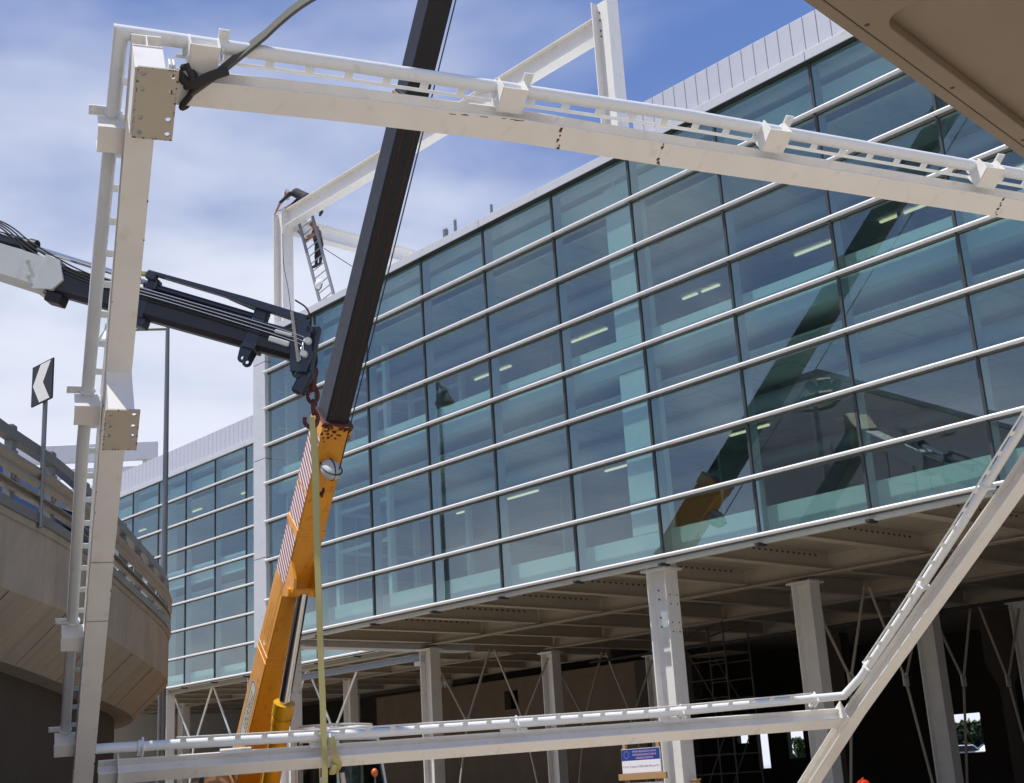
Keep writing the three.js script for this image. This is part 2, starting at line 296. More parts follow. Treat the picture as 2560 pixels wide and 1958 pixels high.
{ // undercroft: bracing, back walls with openings, ceiling lights upstairs
  const T = terminal, brace = (p, q, r = 0.038) => rod(V(...p), V(...q), r, r, 8);
  for (const x of [GX[0], GX[1]]) for (const [za, zb] of [[-6, -11.5], [-11.5, -17]]) {
    const zm = (za + zb) / 2, d = za - zb, y1 = 3.6, k1 = za - d * 0.27, k2 = zb + d * 0.27, g = 0.12;
    for (const [p, q] of [[[x, 5.75, za - g], [x, y1, k1]], [[x, y1, k1], [x, 6.0, zm + 0.1]], [[x, 6.0, zm - 0.1], [x, y1, k2]], [[x, y1, k2], [x, 5.75, zb + g]], [[x, y1 - 0.02, k1], [x, 0, za - d * 0.12]], [[x, y1 - 0.02, k2], [x, 0, zb + d * 0.12]]]) mesh('brace', brace(p, q), M.braceSteel, T);
    for (const k of [k1, k2]) mesh('gusset', box(0.02, 0.34, 0.26, x, y1, k), M.whiteCol, T);
  }
  // far wall in pieces round its openings
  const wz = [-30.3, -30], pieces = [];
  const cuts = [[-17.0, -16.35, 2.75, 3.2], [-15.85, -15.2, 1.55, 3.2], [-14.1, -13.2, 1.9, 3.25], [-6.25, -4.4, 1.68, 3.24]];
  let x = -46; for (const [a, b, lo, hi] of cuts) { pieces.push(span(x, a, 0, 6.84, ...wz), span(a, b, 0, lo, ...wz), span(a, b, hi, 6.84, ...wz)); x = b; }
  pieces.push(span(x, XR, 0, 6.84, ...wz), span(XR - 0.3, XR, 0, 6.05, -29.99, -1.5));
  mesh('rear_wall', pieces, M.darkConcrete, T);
  // brown concrete block under the middle of the building, with a square vent and splayed pier heads
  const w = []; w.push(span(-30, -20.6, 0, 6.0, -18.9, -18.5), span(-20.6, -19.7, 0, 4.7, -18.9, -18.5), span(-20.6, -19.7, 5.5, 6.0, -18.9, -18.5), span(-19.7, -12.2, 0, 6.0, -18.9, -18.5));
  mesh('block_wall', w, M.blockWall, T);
  const pier = [[-0.25, 0], [0.25, 0], [0.25, 3.6], [0.6, 4.2], [0.6, 5.9], [-0.6, 5.9], [-0.6, 4.2], [-0.25, 3.6]];
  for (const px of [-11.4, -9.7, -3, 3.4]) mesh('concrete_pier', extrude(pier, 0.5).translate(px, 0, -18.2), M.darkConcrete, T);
  mesh('low_panel', [bevel(1.5, 1.5, 0.06, -17.6, 0.75, -16.9, 0.01), bevel(1.0, 0.5, 0.5, -17.4, 0.3, -16.5, 0.02)], M.innerWall, T);
  mesh('service_pipe', tube([V(-10, 5.6, -13.2), V(4, 5.6, -13.2), V(22, 5.6, -13.2)], 0.05, 8, 10), M.gasket, T);
  for (const [a, b, ly, lz] of [[-3.0, -1.48, 14.5, -6.2], [-7.58, -6.84, 14.5, -6.2], [-6.33, -5.78, 14.5, -6.2], [1.5, 2.05, 14.5, -6.2], [2.2, 2.85, 14.5, -6.2], [5.4, 6.6, 14.5, -6.2], [8.0, 9.3, 14.5, -6.2], [11.6, 12.8, 14.5, -6.2], [-6.1, -4.7, 10.15, -6], [-1.85, -0.8, 10.15, -6], [2.8, 3.35, 10.15, -6], [3.6, 4.1, 10.15, -6], [-8.6, -8.0, 10.15, -6]]) mesh('ceiling_lamp', bevel(b - a, 0.05, 0.08, (a + b) / 2, ly, lz, 0.02), M.lampOn, T);
  // steel window frames of the return bay behind the corner glass
  const f = []; for (const y of [6.9, 8.1, 9.3, 11.5, 12.7, 13.9]) f.push(box(0.05, 0.06, 6.6, -10.35, y, -3.6)); for (const z of [-1.6, -3.2, -4.8, -6.4]) f.push(box(0.05, 8.4, 0.06, -10.349, 10.5, z));
  mesh('corner_rail', f, M.slab, T);
  const st = []; for (const [y0] of [[6.75], [11.0]]) for (const [px, pz] of [[-8.9, -1.5], [-6.3, -1.5], [-8.9, -4.5], [-6.3, -4.5]]) st.push(box(0.16, 3.5, 0.16, px, y0 + 1.75, pz));
  for (const y of [8.6, 9.8, 12.6, 13.8]) st.push(box(2.6, 0.1, 0.1, -7.6, y, -1.5), box(0.1, 0.1, 3, -8.9, y, -3), box(2.6, 0.1, 0.1, -7.6, y, -4.5));
  mesh('lift_shaft_frame', st, M.slab, T);
  // steel arm with a small lamp under the corner, hanging from a front column
  const arm = mesh('monorail_arm', [bar(V(-10.3, 5.62, -5.7), V(-10.3, 5.62, -5.69), 0.2, 0.2), ibeam(V(-18.6, 5.75, -6), V(-10.6, 5.75, -6), V(0, 1, 0), 0.22, 0.16)], M.galv, T);
  mesh('arm_lamp', bevel(0.4, 0.16, 0.16, -10.85, 5.55, -6, 0.03), M.paleGrey, arm);
}
// the lower wing, set back to the left
const wing = thing('terminal_wing', 'farther, set-back glass wing of the terminal beyond the white end pier', 'building');
{
  const T = wing, z = -8, row = 1.22, y0 = 6.56, x0 = -45.65, n = 12, W = Array(n).fill(2.6), x1 = x0 + n * 2.6, xe = -11.15, yt = y0 + 8 * row;
  curtainWall(T, x0, W, y0, row, 8, z, 0);
  for (let i = 0; i < n; i += 2) mesh('fascia_panel', bevel(5.188, 0.22, 0.4, x0 + i * 2.6 + 2.6, yt + 0.12, z - 0.1, 0.012), M.fascia, T);
  const pg = merge(bevel(0.358, 1.12, 0.05, 0, 0.56, 0, 0.012));
  for (let x = x0 + 0.2; x < -11.3; x += 0.37) shared('parapet_panel', pg, M.panel, T, x, yt + 0.24, z - 0.12);
  mesh('parapet_backing', span(x0, -11.2, yt + 0.2, yt + 1.34, z - 0.4, z - 0.16), M.gasket, T);
  mesh('roof', span(x0, xe, yt - 0.1, yt + 0.1, -31, z - 0.3), M.slab, T);
  mesh('floor_slab', [span(x0, xe, 6.86, 7.0, -30, z - 0.36), span(x0, x1, y0 + 0.02, 7.15, z - 0.46, z - 0.34)], M.slab, T);
  mesh('floor_slab', [span(x0, xe, 11.3, 11.45, -31, z - 0.36), span(x0, x1, 11.1, 11.9, z - 0.46, z - 0.34)], M.slab, T);
  mesh('roof_beam', span(x0, x1, 15.3, 15.9, z - 0.6, z - 0.4), M.slab, T);
  mesh('ceiling', span(x0, x1, 10.75, 10.8, -20, z - 0.7), M.ceiling, T); mesh('ceiling', span(x0, x1, 15.1, 15.15, -20, z - 0.7), M.ceiling, T);
  mesh('inner_wall', span(x0, x1, 7.02, 11.28, -20.2, -20), M.innerWall, T); mesh('inner_wall', span(x0, x1, 11.47, yt - 0.12, -20.2, -20), M.innerWall, T); mesh('end_wall', span(x0 - 0.3, x0 - 0.01, 0, yt, -31, z), M.innerWall, T); mesh('return_wall', span(x1, xe, 7.1, yt - 0.12, z - 0.3, z - 0.05), M.innerWall, T); mesh('rear_wall', span(x0, -30.1, 0, 6.8, -24.9, -24.6), M.darkConcrete, T);
  for (const x of [-40, -32.6, -25.2]) for (const zz of [z - 0.6, -13.5, -19]) mesh('column', [extrude(hShape(0.5, 0.42, 0.035, 0.03), zz > -9 ? yt - 0.2 : 6.6).rotateX(-Math.PI / 2).rotateY(Math.PI / 2).translate(x, 0, zz)], M.whiteCol, T);
  mesh('soffit_deck', span(x0, xe, 6.82, 6.855, -30, z - 0.5), M.soffitSteel, T);
  for (const zz of [z - 0.55, -13.5, -19]) mesh('girder', ibeam(V(x0, 6.6, zz), V(x1, 6.6, zz), V(0, 1, 0), 0.44, 0.3), M.soffitSteel, T);
  for (let i = 0; i <= n; i++) { mesh('soffit_beam', ibeam(V(x0 + i * 2.6, 6.62, z - 0.6), V(x0 + i * 2.6, 6.62, -19), V(0, 1, 0), 0.38, 0.22), M.soffitSteel, T); mesh('edge_bracket', bevel(0.1, 0.06, 0.3, x0 + i * 2.6, y0 - 0.09, z, 0.01), M.gasket, T); }
  for (const x of [-32.6, -25.2]) for (const [p, q] of [[[x + 0.3, 6.2], [x + 2.0, 3.9]], [[x + 2.0, 3.9], [x + 3.6, 6.45]], [[x + 3.7, 6.45], [x + 5.4, 3.9]], [[x + 5.4, 3.9], [x + 7.1, 6.2]], [[x + 2.0, 3.9], [x + 1.2, 0]], [[x + 5.4, 3.9], [x + 6.3, 0]]]) mesh('brace', rod(V(...p, z - 0.8), V(...q, z - 0.8), 0.05, 0.05, 8), M.whiteCol, T);
  for (const [a, b, ly, lz] of [[-28.2, -27.6, 15.05, -9.8], [-32.7, -31.8, 15.05, -9.8], [-38.2, -37.4, 15.05, -9.8], [-28.5, -27.1, 10.7, -9.4], [-24.3, -23.7, 10.7, -9.4], [-25.4, -24.8, 15.05, -9.8]]) mesh('ceiling_lamp', bevel(b - a, 0.05, 0.08, (a + b) / 2, ly, lz, 0.02), M.lampOn, T);
}
// ---------------------------------------------------------------- white steel frame standing on the roof
const roofFrame = thing('roof_steel_frame', 'white steel beam on two columns standing above the terminal roof edge', 'steel frame');
{
  const T = roofFrame, col = (x, y0, y1) => extrude(hShape(0.55, 0.42, 0.03, 0.025), y1 - y0).rotateX(-Math.PI / 2).rotateY(Math.PI / 2).translate(x, y0, -0.72);
  const a = mesh('column', [col(-10.59, 16.1, 20.25), box(0.7, 0.04, 0.6, -10.59, 16.1, -0.72)], M.whiteCol, T); void a;
  const b = mesh('column', [col(4.33, 16.0, 20.62), box(0.7, 0.04, 0.6, 4.33, 16.0, -0.72)], M.whiteCol, T);
  const bolts = []; for (const y of [20.35, 20.12, 19.82, 19.66]) for (const dx of [-0.17, 0.17]) bolts.push(rod(V(4.33 + dx, y, -0.70), V(4.33 + dx, y, -0.685), 0.022)); for (const y of [20.2, 19.95, 19.75]) for (const z of [-0.62, -0.8]) bolts.push(rod(V(4.05, y, z), V(4.03, y, z), 0.02));
  mesh('bolt', bolts, M.gasket, b).userData.kind = 'stuff';
  mesh('roof_beam', ibeam(V(-10.31, 19.92, -0.72), V(4.05, 19.92, -0.72), V(0, 1, 0), 0.57, 0.32, 0.025, 0.016), M.whiteCol, T);
  mesh('roof_beam', ibeam(V(-10.45, 19.8, -0.95), V(-10.45, 19.8, -8.2), V(0, 1, 0), 0.56, 0.3, 0.025, 0.016), M.whiteCol, T);
  mesh('end_plate', bevel(0.03, 0.7, 0.4, -10.3, 19.92, -0.72, 0.008), M.whiteCol, T);
  mesh('column', [col(-10.59, 16.1, 19.5).translate(0.14, 0, -7.6)], M.whiteCol, T);
}
{
  const ladder = thing('ladder', 'aluminium ladder leaning from the roof edge up to the white roof beam', 'ladder');
  const foot = V(-8.32, 15.95, -1.0), top = V(-9.78, 19.9, -1.05), d = top.clone().sub(foot).normalize(), s = V(0.92, 0.34, -0.2).normalize(); s.addScaledVector(d, -s.dot(d)).normalize();
  for (const k of [-0.3, 0.3]) mesh('rail', bar(foot.clone().addScaledVector(s, k), top.clone().addScaledVector(s, k), 0.05, 0.09, s), M.aluLadder, ladder);
  for (let i = 0; i < 13; i++) { const c = foot.clone().addScaledVector(d, 0.18 + i * 0.31); mesh('rung', rod(c.clone().addScaledVector(s, -0.3), c.clone().addScaledVector(s, 0.3), 0.018, 0.018, 8), M.aluLadder, ladder); }
  // white hard hat hung on the ladder
  const h = foot.clone().addScaledVector(d, 1.25).add(V(0.0, 0, 0.16));
  const hat = thing('hard_hat', 'white hard hat hanging by its strap from the ladder', 'hard hat', h.toArray());
  mesh('shell', [new THREE.SphereGeometry(0.145, 20, 12, 0, Math.PI * 2, 0, Math.PI * 0.5).scale(1, 0.95, 1.15).rotateX(Math.PI / 2), new THREE.CylinderGeometry(0.17, 0.175, 0.015, 22).scale(1, 1, 1.15).rotateX(Math.PI / 2)], M.whiteHat, hat);
  mesh('chin_strap', new THREE.TorusGeometry(0.17, 0.012, 6, 20, Math.PI).rotateZ(Math.PI).translate(0.02, -0.02, 0.02), M.strapDark, hat);
  const vent = (label, x, z, r, h0, capR) => { const t = thing('roof_vent_pipe', label, 'vent pipe', [x, 15.78, z]); mesh('pipe', new THREE.CylinderGeometry(r, r, h0, 14).translate(0, h0 / 2, 0), M.galv, t); mesh('cap', new THREE.CylinderGeometry(capR, capR, 0.05, 14).translate(0, capR > r * 1.5 ? h0 * 0.55 : h0, 0), M.fascia, t); };
  vent('thick stub pipe leaning on the roof edge, leftmost of the roof pipes', -2.76, -1.1, 0.08, 1.15, 0.085);
  vent('tall thin pipe on the roof edge beside the thick stub', -2.21, -1.0, 0.045, 1.22, 0.05);
  vent('pipe with a flat collar on the roof, right of the thin one', -0.66, -1.0, 0.04, 1.1, 0.17);
  vent('tiny pipe tip just showing over the roof fascia near the column', 2.0, -1.0, 0.05, 0.78, 0.06);
  for (const [lab, pts] of [['thin cable hanging beside the left roof column', [[-10.2, 19.3, -0.45], [-10.16, 18.2, -0.45], [-9.9, 17.2, -0.45], [-9.7, 15.9, -0.45]]], ['thin cable stretched from the ladder down to the roof', [[-9.1, 18.6, -1.3], [-7.6, 17.4, -1.5], [-6.3, 16.4, -1.6], [-5.4, 15.8, -1.6]]], ['thin cable hanging straight below the ladder', [[-9.0, 17.3, -1.0], [-9.01, 16.6, -1.0], [-9.0, 15.9, -1.0]]]]) tag(mesh('cable', tube(pts.map((p) => V(...p)), 0.012, 6, 24), M.gasket, scene), lab, 'cable');
}
// ---------------------------------------------------------------- the tilted white steel frame hanging in the foreground
const FO = V(5.888, 1.981, 13.382), F1 = V(0.375, 0.021, -0.927), F2 = V(0.767, 0.555, 0.323), FN = V(0.521, -0.832, 0.192);
F2.normalize(); F1.addScaledVector(F2, -F1.dot(F2)).normalize(); FN.crossVectors(F1, F2).normalize();
const frameAt = (x, y, z) => FO.clone().addScaledVector(F1, x).addScaledVector(F2, y).addScaledVector(FN, z);
const frame = thing('steel_frame', 'big tilted white steel frame of beams and pipes hanging in the foreground', 'steel frame');
frame.position.copy(FO); frame.quaternion.setFromRotationMatrix(basis(V(0, 0, 0), F1, F2, FN));
{
  const T = frame, b = 0.262, dp = 0.225, tf = 0.018, tw = 0.012;
  // section: flanges face along z (front at z = 0), web between them
  const prof = hShape(dp, b, tf, tw).map(([x, y]) => [x, y - dp / 2]);
  mesh('post', sweep(prof, [[0, -1.4], [0, 11.0]]), M.white, T);
  const topPath = [[0.275, 10.584], [1.858, 10.576], [3.604, 10.535], [4.12, 10.505]];
  mesh('top_beam', sweep(prof, topPath), M.white, T);
  mesh('top_beam', sweep(prof, [[4.123, 10.505], [5.3, 10.43]]), M.white, T);
  mesh('top_beam', sweep(prof, [[5.303, 10.43], [7.6, 10.31], [9.9, 10.168]]), M.white, T);
  mesh('top_beam', sweep(prof, [[9.903, 10.168], [12.9, 9.985]]), M.white, T);
  mesh('bottom_beam', sweep(prof, [[0.20, -0.01], [12.47, 0.0]]), M.white, T);
  mesh('right_post', sweep(prof, [[12.6, -3.2], [12.62, 0.2], [12.77, 2.77], [12.95, 5.6], [13.05, 9.9]]), M.white, T);
  // joint plates
  mesh('joint_plate', [bevel(0.022, 0.40, 0.28, 0.262, 10.584, -0.11, 0.005), bevel(0.022, 0.40, 0.28, 0.226, 10.584, -0.11, 0.005)], M.white, T);
  mesh('joint_plate', [bevel(0.02, 0.36, 0.33, 0.46, 0.02, -0.10, 0.005)], M.white, T);
  mesh('joint_plate', [bevel(0.025, 0.44, 0.34, 12.36, 0.03, -0.11, 0.005).rotateZ(0.0)], M.white, T);
  const stiff = []; for (const x of [2.1, 3.4, 6.4, 9.2]) stiff.push(box(0.45, 0.012, 0.09, x, 0.132, -0.22)); mesh('packing_plate', stiff, M.white, T);
  for (const [x, y, a] of [[0.0, 4.35, 0], [0.0, 3.3, 0]]) { void a; mesh('weld_line', box(b + 0.004, 0.012, 0.004, x, y, 0.001), M.galvLight, T); }
  // scorched paint at the splices of the top beam
  const burn = []; for (const [x, y] of [[4.12, 10.505], [5.3, 10.43], [9.9, 10.168]]) for (let i = 0; i < 16; i++) { const k = i / 15, on = rnd(); if (on < 0.62) continue; burn.push(box(0.012 + 0.02 * rnd(), 0.012 + 0.016 * rnd(), 0.003, x + 0.02 * (rnd() - 0.5) + (k < 0.2 ? 0.02 : 0), y - b / 2 + 0.012 + k * (b - 0.024), 0.001)); }
  for (let i = 0; i < 9; i++) burn.push(box(0.03 + 0.05 * rnd(), 0.006, 0.003, 2.9 + 1.1 * rnd(), 10.54 + b / 2 - 0.008 - 0.012 * rnd() - 0.01 * rnd(), 0.001));
  mesh('scorch_mark', burn, M.rust, T).userData.kind = 'stuff';
  const chips = []; for (let i = 0; i < 26; i++) { const s = rnd() < 0.35 ? -1 : 1; chips.push(box(0.004 + 0.008 * rnd(), 0.008 + 0.03 * rnd(), 0.003, s * (b / 2 - 0.004), 0.3 + 9.8 * Math.pow(rnd(), 1.6), 0.001)); }
  mesh('paint_chip', chips, M.rust, T).userData.kind = 'stuff';
  const weld = []; for (const y of [10.33, 11.0, 6.86, 7.26]) for (let i = 0; i < 13; i++) weld.push(new THREE.SphereGeometry(0.011, 6, 5).scale(1.1, 0.8, 0.8).translate(-0.12 + i * 0.02, y, 0.004)); for (let i = 0; i < 14; i++) weld.push(new THREE.SphereGeometry(0.011, 6, 5).translate(0.283, 10.46 + i * 0.018, 0.003)); mesh('weld_bead', weld, M.white, T).userData.kind = 'stuff';
  // stub beams with drilled end plates pointing out of the frame
  const stub = (y0, h, zl, px, py, pw, ph, holes) => {
    const s = mesh('stub_beam', [box(0.26, 0.016, zl, 0, y0 + h / 2 - 0.008, zl / 2), box(0.26, 0.016, zl, 0, y0 - h / 2 + 0.008, zl / 2), box(0.26, h - 0.034, 0.02, 0, y0, 0.012), box(0.014, h - 0.034, zl - 0.03, -0.122, y0, zl / 2 + 0.005)], M.white, T);
    mesh('end_plate', holed(pw, ph, holes.map(([x, y]) => [x * pw / 2, y * ph / 2, 0.024]), 0.022).translate(px, py, zl), M.plate, s);
    const rim = []; for (let i = 0; i < 40; i++) { const e = Math.floor(rnd() * 4), k = rnd() - 0.5; if (e < 1 && rnd() < 0.6) continue; rim.push(box(0.006 + 0.018 * rnd() * rnd(), 0.006 + 0.014 * rnd(), 0.003, px + (e === 0 ? k * pw : e === 1 ? -pw / 2 + 0.006 : e === 2 ? pw / 2 - 0.008 : k * pw), py + (e === 0 ? ph / 2 - 0.006 : e === 3 ? -ph / 2 + 0.008 : k * ph), zl + 0.0215)); }
    mesh('rust_spot', rim, M.rust, s).userData.kind = 'stuff';
  };
  stub(10.665, 0.665, 0.42, 0.068, 10.665, 0.35, 0.70, [[-0.72, 0.82], [0.7, 0.82], [-0.72, 0.4], [0.72, 0.38], [-0.68, -0.4], [0.7, -0.4], [-0.66, -0.82], [0.72, -0.82]]);
  stub(7.06, 0.40, 0.60, 0.015, 6.985, 0.345, 0.55, [[-0.72, 0.76], [0.66, 0.78], [-0.72, 0.2], [0.66, 0.22], [-0.72, -0.28], [0.66, -0.26]]);
  // pipe loop behind the beams, with a slotted strip on its inner side
  const zp = -0.30, r = 0.069;
  const L = [[-0.26, 0.26], [-0.265, 2.1], [-0.295, 5.9], [-0.262, 8.55], [-0.215, 10.965]], TP = [[-0.215, 10.965], [1.86, 10.9], [3.43, 10.84], [5.58, 10.76], [7.53, 10.64], [10.3, 10.47], [12.6, 10.3]], B = [[-0.26, 0.28], [0.35, 0.285], [3.65, 0.218], [6.14, 0.214], [8.85, 0.222], [12.40, 0.36]], D = [[12.40, 0.36], [12.515, 0.85], [12.585, 2.52], [12.62, 4.52], [12.62, 6.53], [12.65, 10.2]];
  const pipeOf = (path, name) => mesh(name, sweep(circle(r, 20).map(([a, c]) => [a, c + zp]), path, 0.9), M.whitePipe, T);
  pipeOf([...L, ...TP.slice(1)], 'pipe'); pipeOf([[-0.33, 0.28], ...B.slice(1), ...D.slice(1)], 'pipe');
  const strip = (path, side, from = 0.35, to = 0.35) => {
    const seg = []; let total = 0; for (let i = 0; i < path.length - 1; i++) { const l = Math.hypot(path[i + 1][0] - path[i][0], path[i + 1][1] - path[i][1]); seg.push([total, l, i]); total += l; }
    const pt = (s) => { const q = seg.find(([a, l]) => s <= a + l) || seg[seg.length - 1], k = (s - q[0]) / q[1], a = path[q[2]], c = path[q[2] + 1]; const dx = (c[0] - a[0]) / q[1], dy = (c[1] - a[1]) / q[1]; return [a[0] + dx * k * q[1], a[1] + dy * k * q[1], dx, dy]; };
    const g = [], off = 0.152 * side, thick = 0.008;
    const rail = []; for (let s = from; s < total - to; s += 0.8) { const [x, y, dx, dy] = pt(s); rail.push([x - dy * off, y + dx * off]); } { const [x, y, dx, dy] = pt(total - to); rail.push([x - dy * off, y + dx * off]); }
    g.push(sweep([[-0.018, zp - thick / 2], [0.018, zp - thick / 2], [0.018, zp + thick / 2], [-0.018, zp + thick / 2]], rail));
    for (let s = from + 0.1; s < total - to; s += 0.385) { const [x, y, dx, dy] = pt(s), o = 0.105 * side; g.push(box(0.085, 0.085, thick - 0.001).rotateZ(Math.atan2(dy, dx)).translate(x - dy * o, y + dx * o, zp)); }
    mesh('slotted_strip', g, M.whitePipe, T);
  };
  strip(L, -1, 0.5, 0.45); strip(TP, -1, 0.5); strip(B, 1, 1.5, 0.7); strip(D, 1, 0.9);
  // couplings and pipe carriers
  const carrier = (x, y, a, deep) => { // a = turn of "along the pipe" ; carrier body sits over the pipe in front of it
    const g = [box(0.27, 0.25, 0.012, 0, -0.02, -0.075), box(0.27, 0.012, 0.20, 0, 0.111, -0.175), box(0.27, 0.012, 0.20, 0, -0.151, -0.175), box(0.012, 0.25, 0.20, 0.129, -0.02, -0.175)];
    const m = mesh('pipe_carrier', g.map((q) => q.rotateZ(a).translate(x, y, 0)), deep ? M.white : M.whitePipe, T), c = [];
    for (const k of [-1, 1]) mesh('flange', new THREE.CylinderGeometry(0.088, 0.088, 0.016, 18).translate(0, 0.16 * k, zp).rotateZ(a).translate(x, y, 0), M.whitePipe, m);
    c.push(bevel(0.16, 0.10, 0.02, -0.135, 0.16, -0.3, 0.004), rod(V(-0.185, 0.16, -0.32), V(-0.185, 0.16, -0.27), 0.016));
    mesh('lug', c.map((q) => q.rotateZ(a).translate(x, y, 0)), M.whitePipe, m);
  };
  for (const y of [10.0, 6.6, 2.82, 0.62]) carrier(y > 8 ? -0.235 : y > 5 ? -0.285 : -0.265, y, 0, true);
  for (const [x, y] of [[0.53, 10.9], [3.57, 10.82], [6.68, 10.68], [9.66, 10.5], [12.1, 10.34]]) carrier(x, y - 0.0, -Math.PI / 2 - 0.03, true);
  const clip = (x, y, a) => mesh('pipe_clip', [box(0.06, 0.14, 0.05, 0, -0.085, -0.27), bevel(0.03, 0.19, 0.20, 0.04, -0.02, -0.30, 0.006), new THREE.CylinderGeometry(0.085, 0.085, 0.05, 18).rotateZ(Math.PI / 2).translate(0, 0, zp)].map((q) => q.rotateZ(a).translate(x, y, 0)), M.whitePipe, T);
  for (const [x, y] of [[0.75, 0.28], [3.42, 0.22], [6.4, 0.214], [9.28, 0.225], [11.8, 0.325]]) clip(x, y, 0);
  for (const [x, y] of [[12.53, 1.1], [12.6, 3.1], [12.62, 5.3], [12.63, 7.6]]) clip(x, y, Math.PI / 2);
}
// straps and slings on the frame
{
  const flat = (pts, w, t, nrm) => { const c = new THREE.CatmullRomCurve3(pts, false, 'catmullrom', 0.3), n = pts.length * 8, pos = [], P = c.getPoints(n), ring = []; for (let i = 0; i <= n; i++) { const d = c.getTangent(i / n), s = new THREE.Vector3().crossVectors(nrm, d).normalize(), u = new THREE.Vector3().crossVectors(d, s).normalize(); ring.push([[-1, -1], [1, -1], [1, 1], [-1, 1]].map(([a, e]) => P[i].clone().addScaledVector(s, a * w / 2).addScaledVector(u, e * t / 2))); } const tri = (a, e, f) => pos.push(a.x, a.y, a.z, e.x, e.y, e.z, f.x, f.y, f.z); for (let i = 0; i < n; i++) for (let k = 0; k < 4; k++) { const l = (k + 1) % 4; tri(ring[i][k], ring[i][l], ring[i + 1][k]); tri(ring[i][l], ring[i + 1][l], ring[i + 1][k]); } const g = new THREE.BufferGeometry(); g.setAttribute('position', new THREE.Float32BufferAttribute(pos, 3)); g.computeVertexNormals(); return g; };
  const toCam = V(0.70, -0.1, 0.66).normalize();
  // yellow sling: from the hook straight down, round the bottom beam and a tail below it
  const hk = V(7.18, 7.30, 10.35), s0 = frameAt(3.36, 0.32, -0.34), s1 = frameAt(3.36, 0.17, 0.03), s2 = frameAt(3.36, -0.16, 0.04), s3 = frameAt(3.36, -0.17, -0.28);
  const sl = thing('lifting_sling', 'long yellow webbing sling from the hook down round the bottom beam', 'sling');
  const wobble = (a, b, n) => Array.from({ length: n }, (_, i) => a.clone().lerp(b, i / (n - 1)).add(V(0.012 * Math.sin(i * 2.1), 0, 0.010 * Math.cos(i * 1.7))));
  mesh('webbing', flat([...wobble(hk.clone().add(V(0.02, 0, 0.03)), s1.clone().add(V(0.01, 0.12, 0.02)), 8), s1, s1.clone().add(V(0.0, -0.35, 0.01)), s1.clone().add(V(-0.01, -0.8, 0.0)), s1.clone().add(V(0, -1.6, 0))], 0.09, 0.008, toCam), M.strapYellow, sl);
  mesh('webbing', flat([...wobble(hk.clone().add(V(-0.05, 0, -0.05)), s0.clone().add(V(-0.02, 0.15, -0.02)), 7), s0, s3], 0.09, 0.008, V(0.95, 0.1, 0.3).normalize()), M.strapYellow, sl);
  const knot = frameAt(3.52, -0.02, 0.05);
  mesh('folded_end', [flat([frameAt(3.46, 0.32, -0.2), frameAt(3.5, 0.2, 0.03), frameAt(3.58, 0.02, 0.07), frameAt(3.56, -0.18, 0.05)], 0.1, 0.03, toCam), bevel(0.10, 0.2, 0.06, 0, 0, 0, 0.02).applyMatrix4(basis(knot.clone().add(V(0.02, -0.06, 0.03)), F1, F2, FN))], M.strapYellow, sl);
  // dark strap at the upper left corner
  const c0 = frameAt(0.44, 10.62, 0.05), cr = thing('corner_strap', 'dark grey lifting strap choked round the upper left corner of the frame', 'sling');
  const far = V(14.93, 10.21, 13.94), mid = V(14.84, 8.83, 15.56);
  mesh('webbing', flat([c0.clone().add(V(-0.05, 0.0, 0.02)), c0.clone().lerp(mid, 0.2), c0.clone().lerp(mid, 0.6), mid, far], 0.135, 0.03, V(0.5, 0.7, 0.5).normalize()), M.strapGrey, cr);
  const loop = []; for (let i = 0; i <= 12; i++) { const a = i / 12 * Math.PI * 2; loop.push(frameAt(0.40 + 0.05 * Math.sin(a * 2), 10.58 + 0.19 * Math.cos(a), -0.11 + 0.17 * Math.sin(a))); }
  mesh('choke_loop', [tube(loop.slice(0, 12), 0.03, 8, 60, true), tube([frameAt(0.28, 10.78, 0.02), frameAt(0.40, 10.72, 0.09), frameAt(0.56, 10.8, 0.06), frameAt(0.72, 10.86, 0.02)], 0.045, 8, 24), tube([frameAt(0.36, 10.66, 0.06), frameAt(0.40, 10.78, 0.1), frameAt(0.34, 10.9, 0.06)], 0.028, 8, 20)], M.strapDark, cr);
}
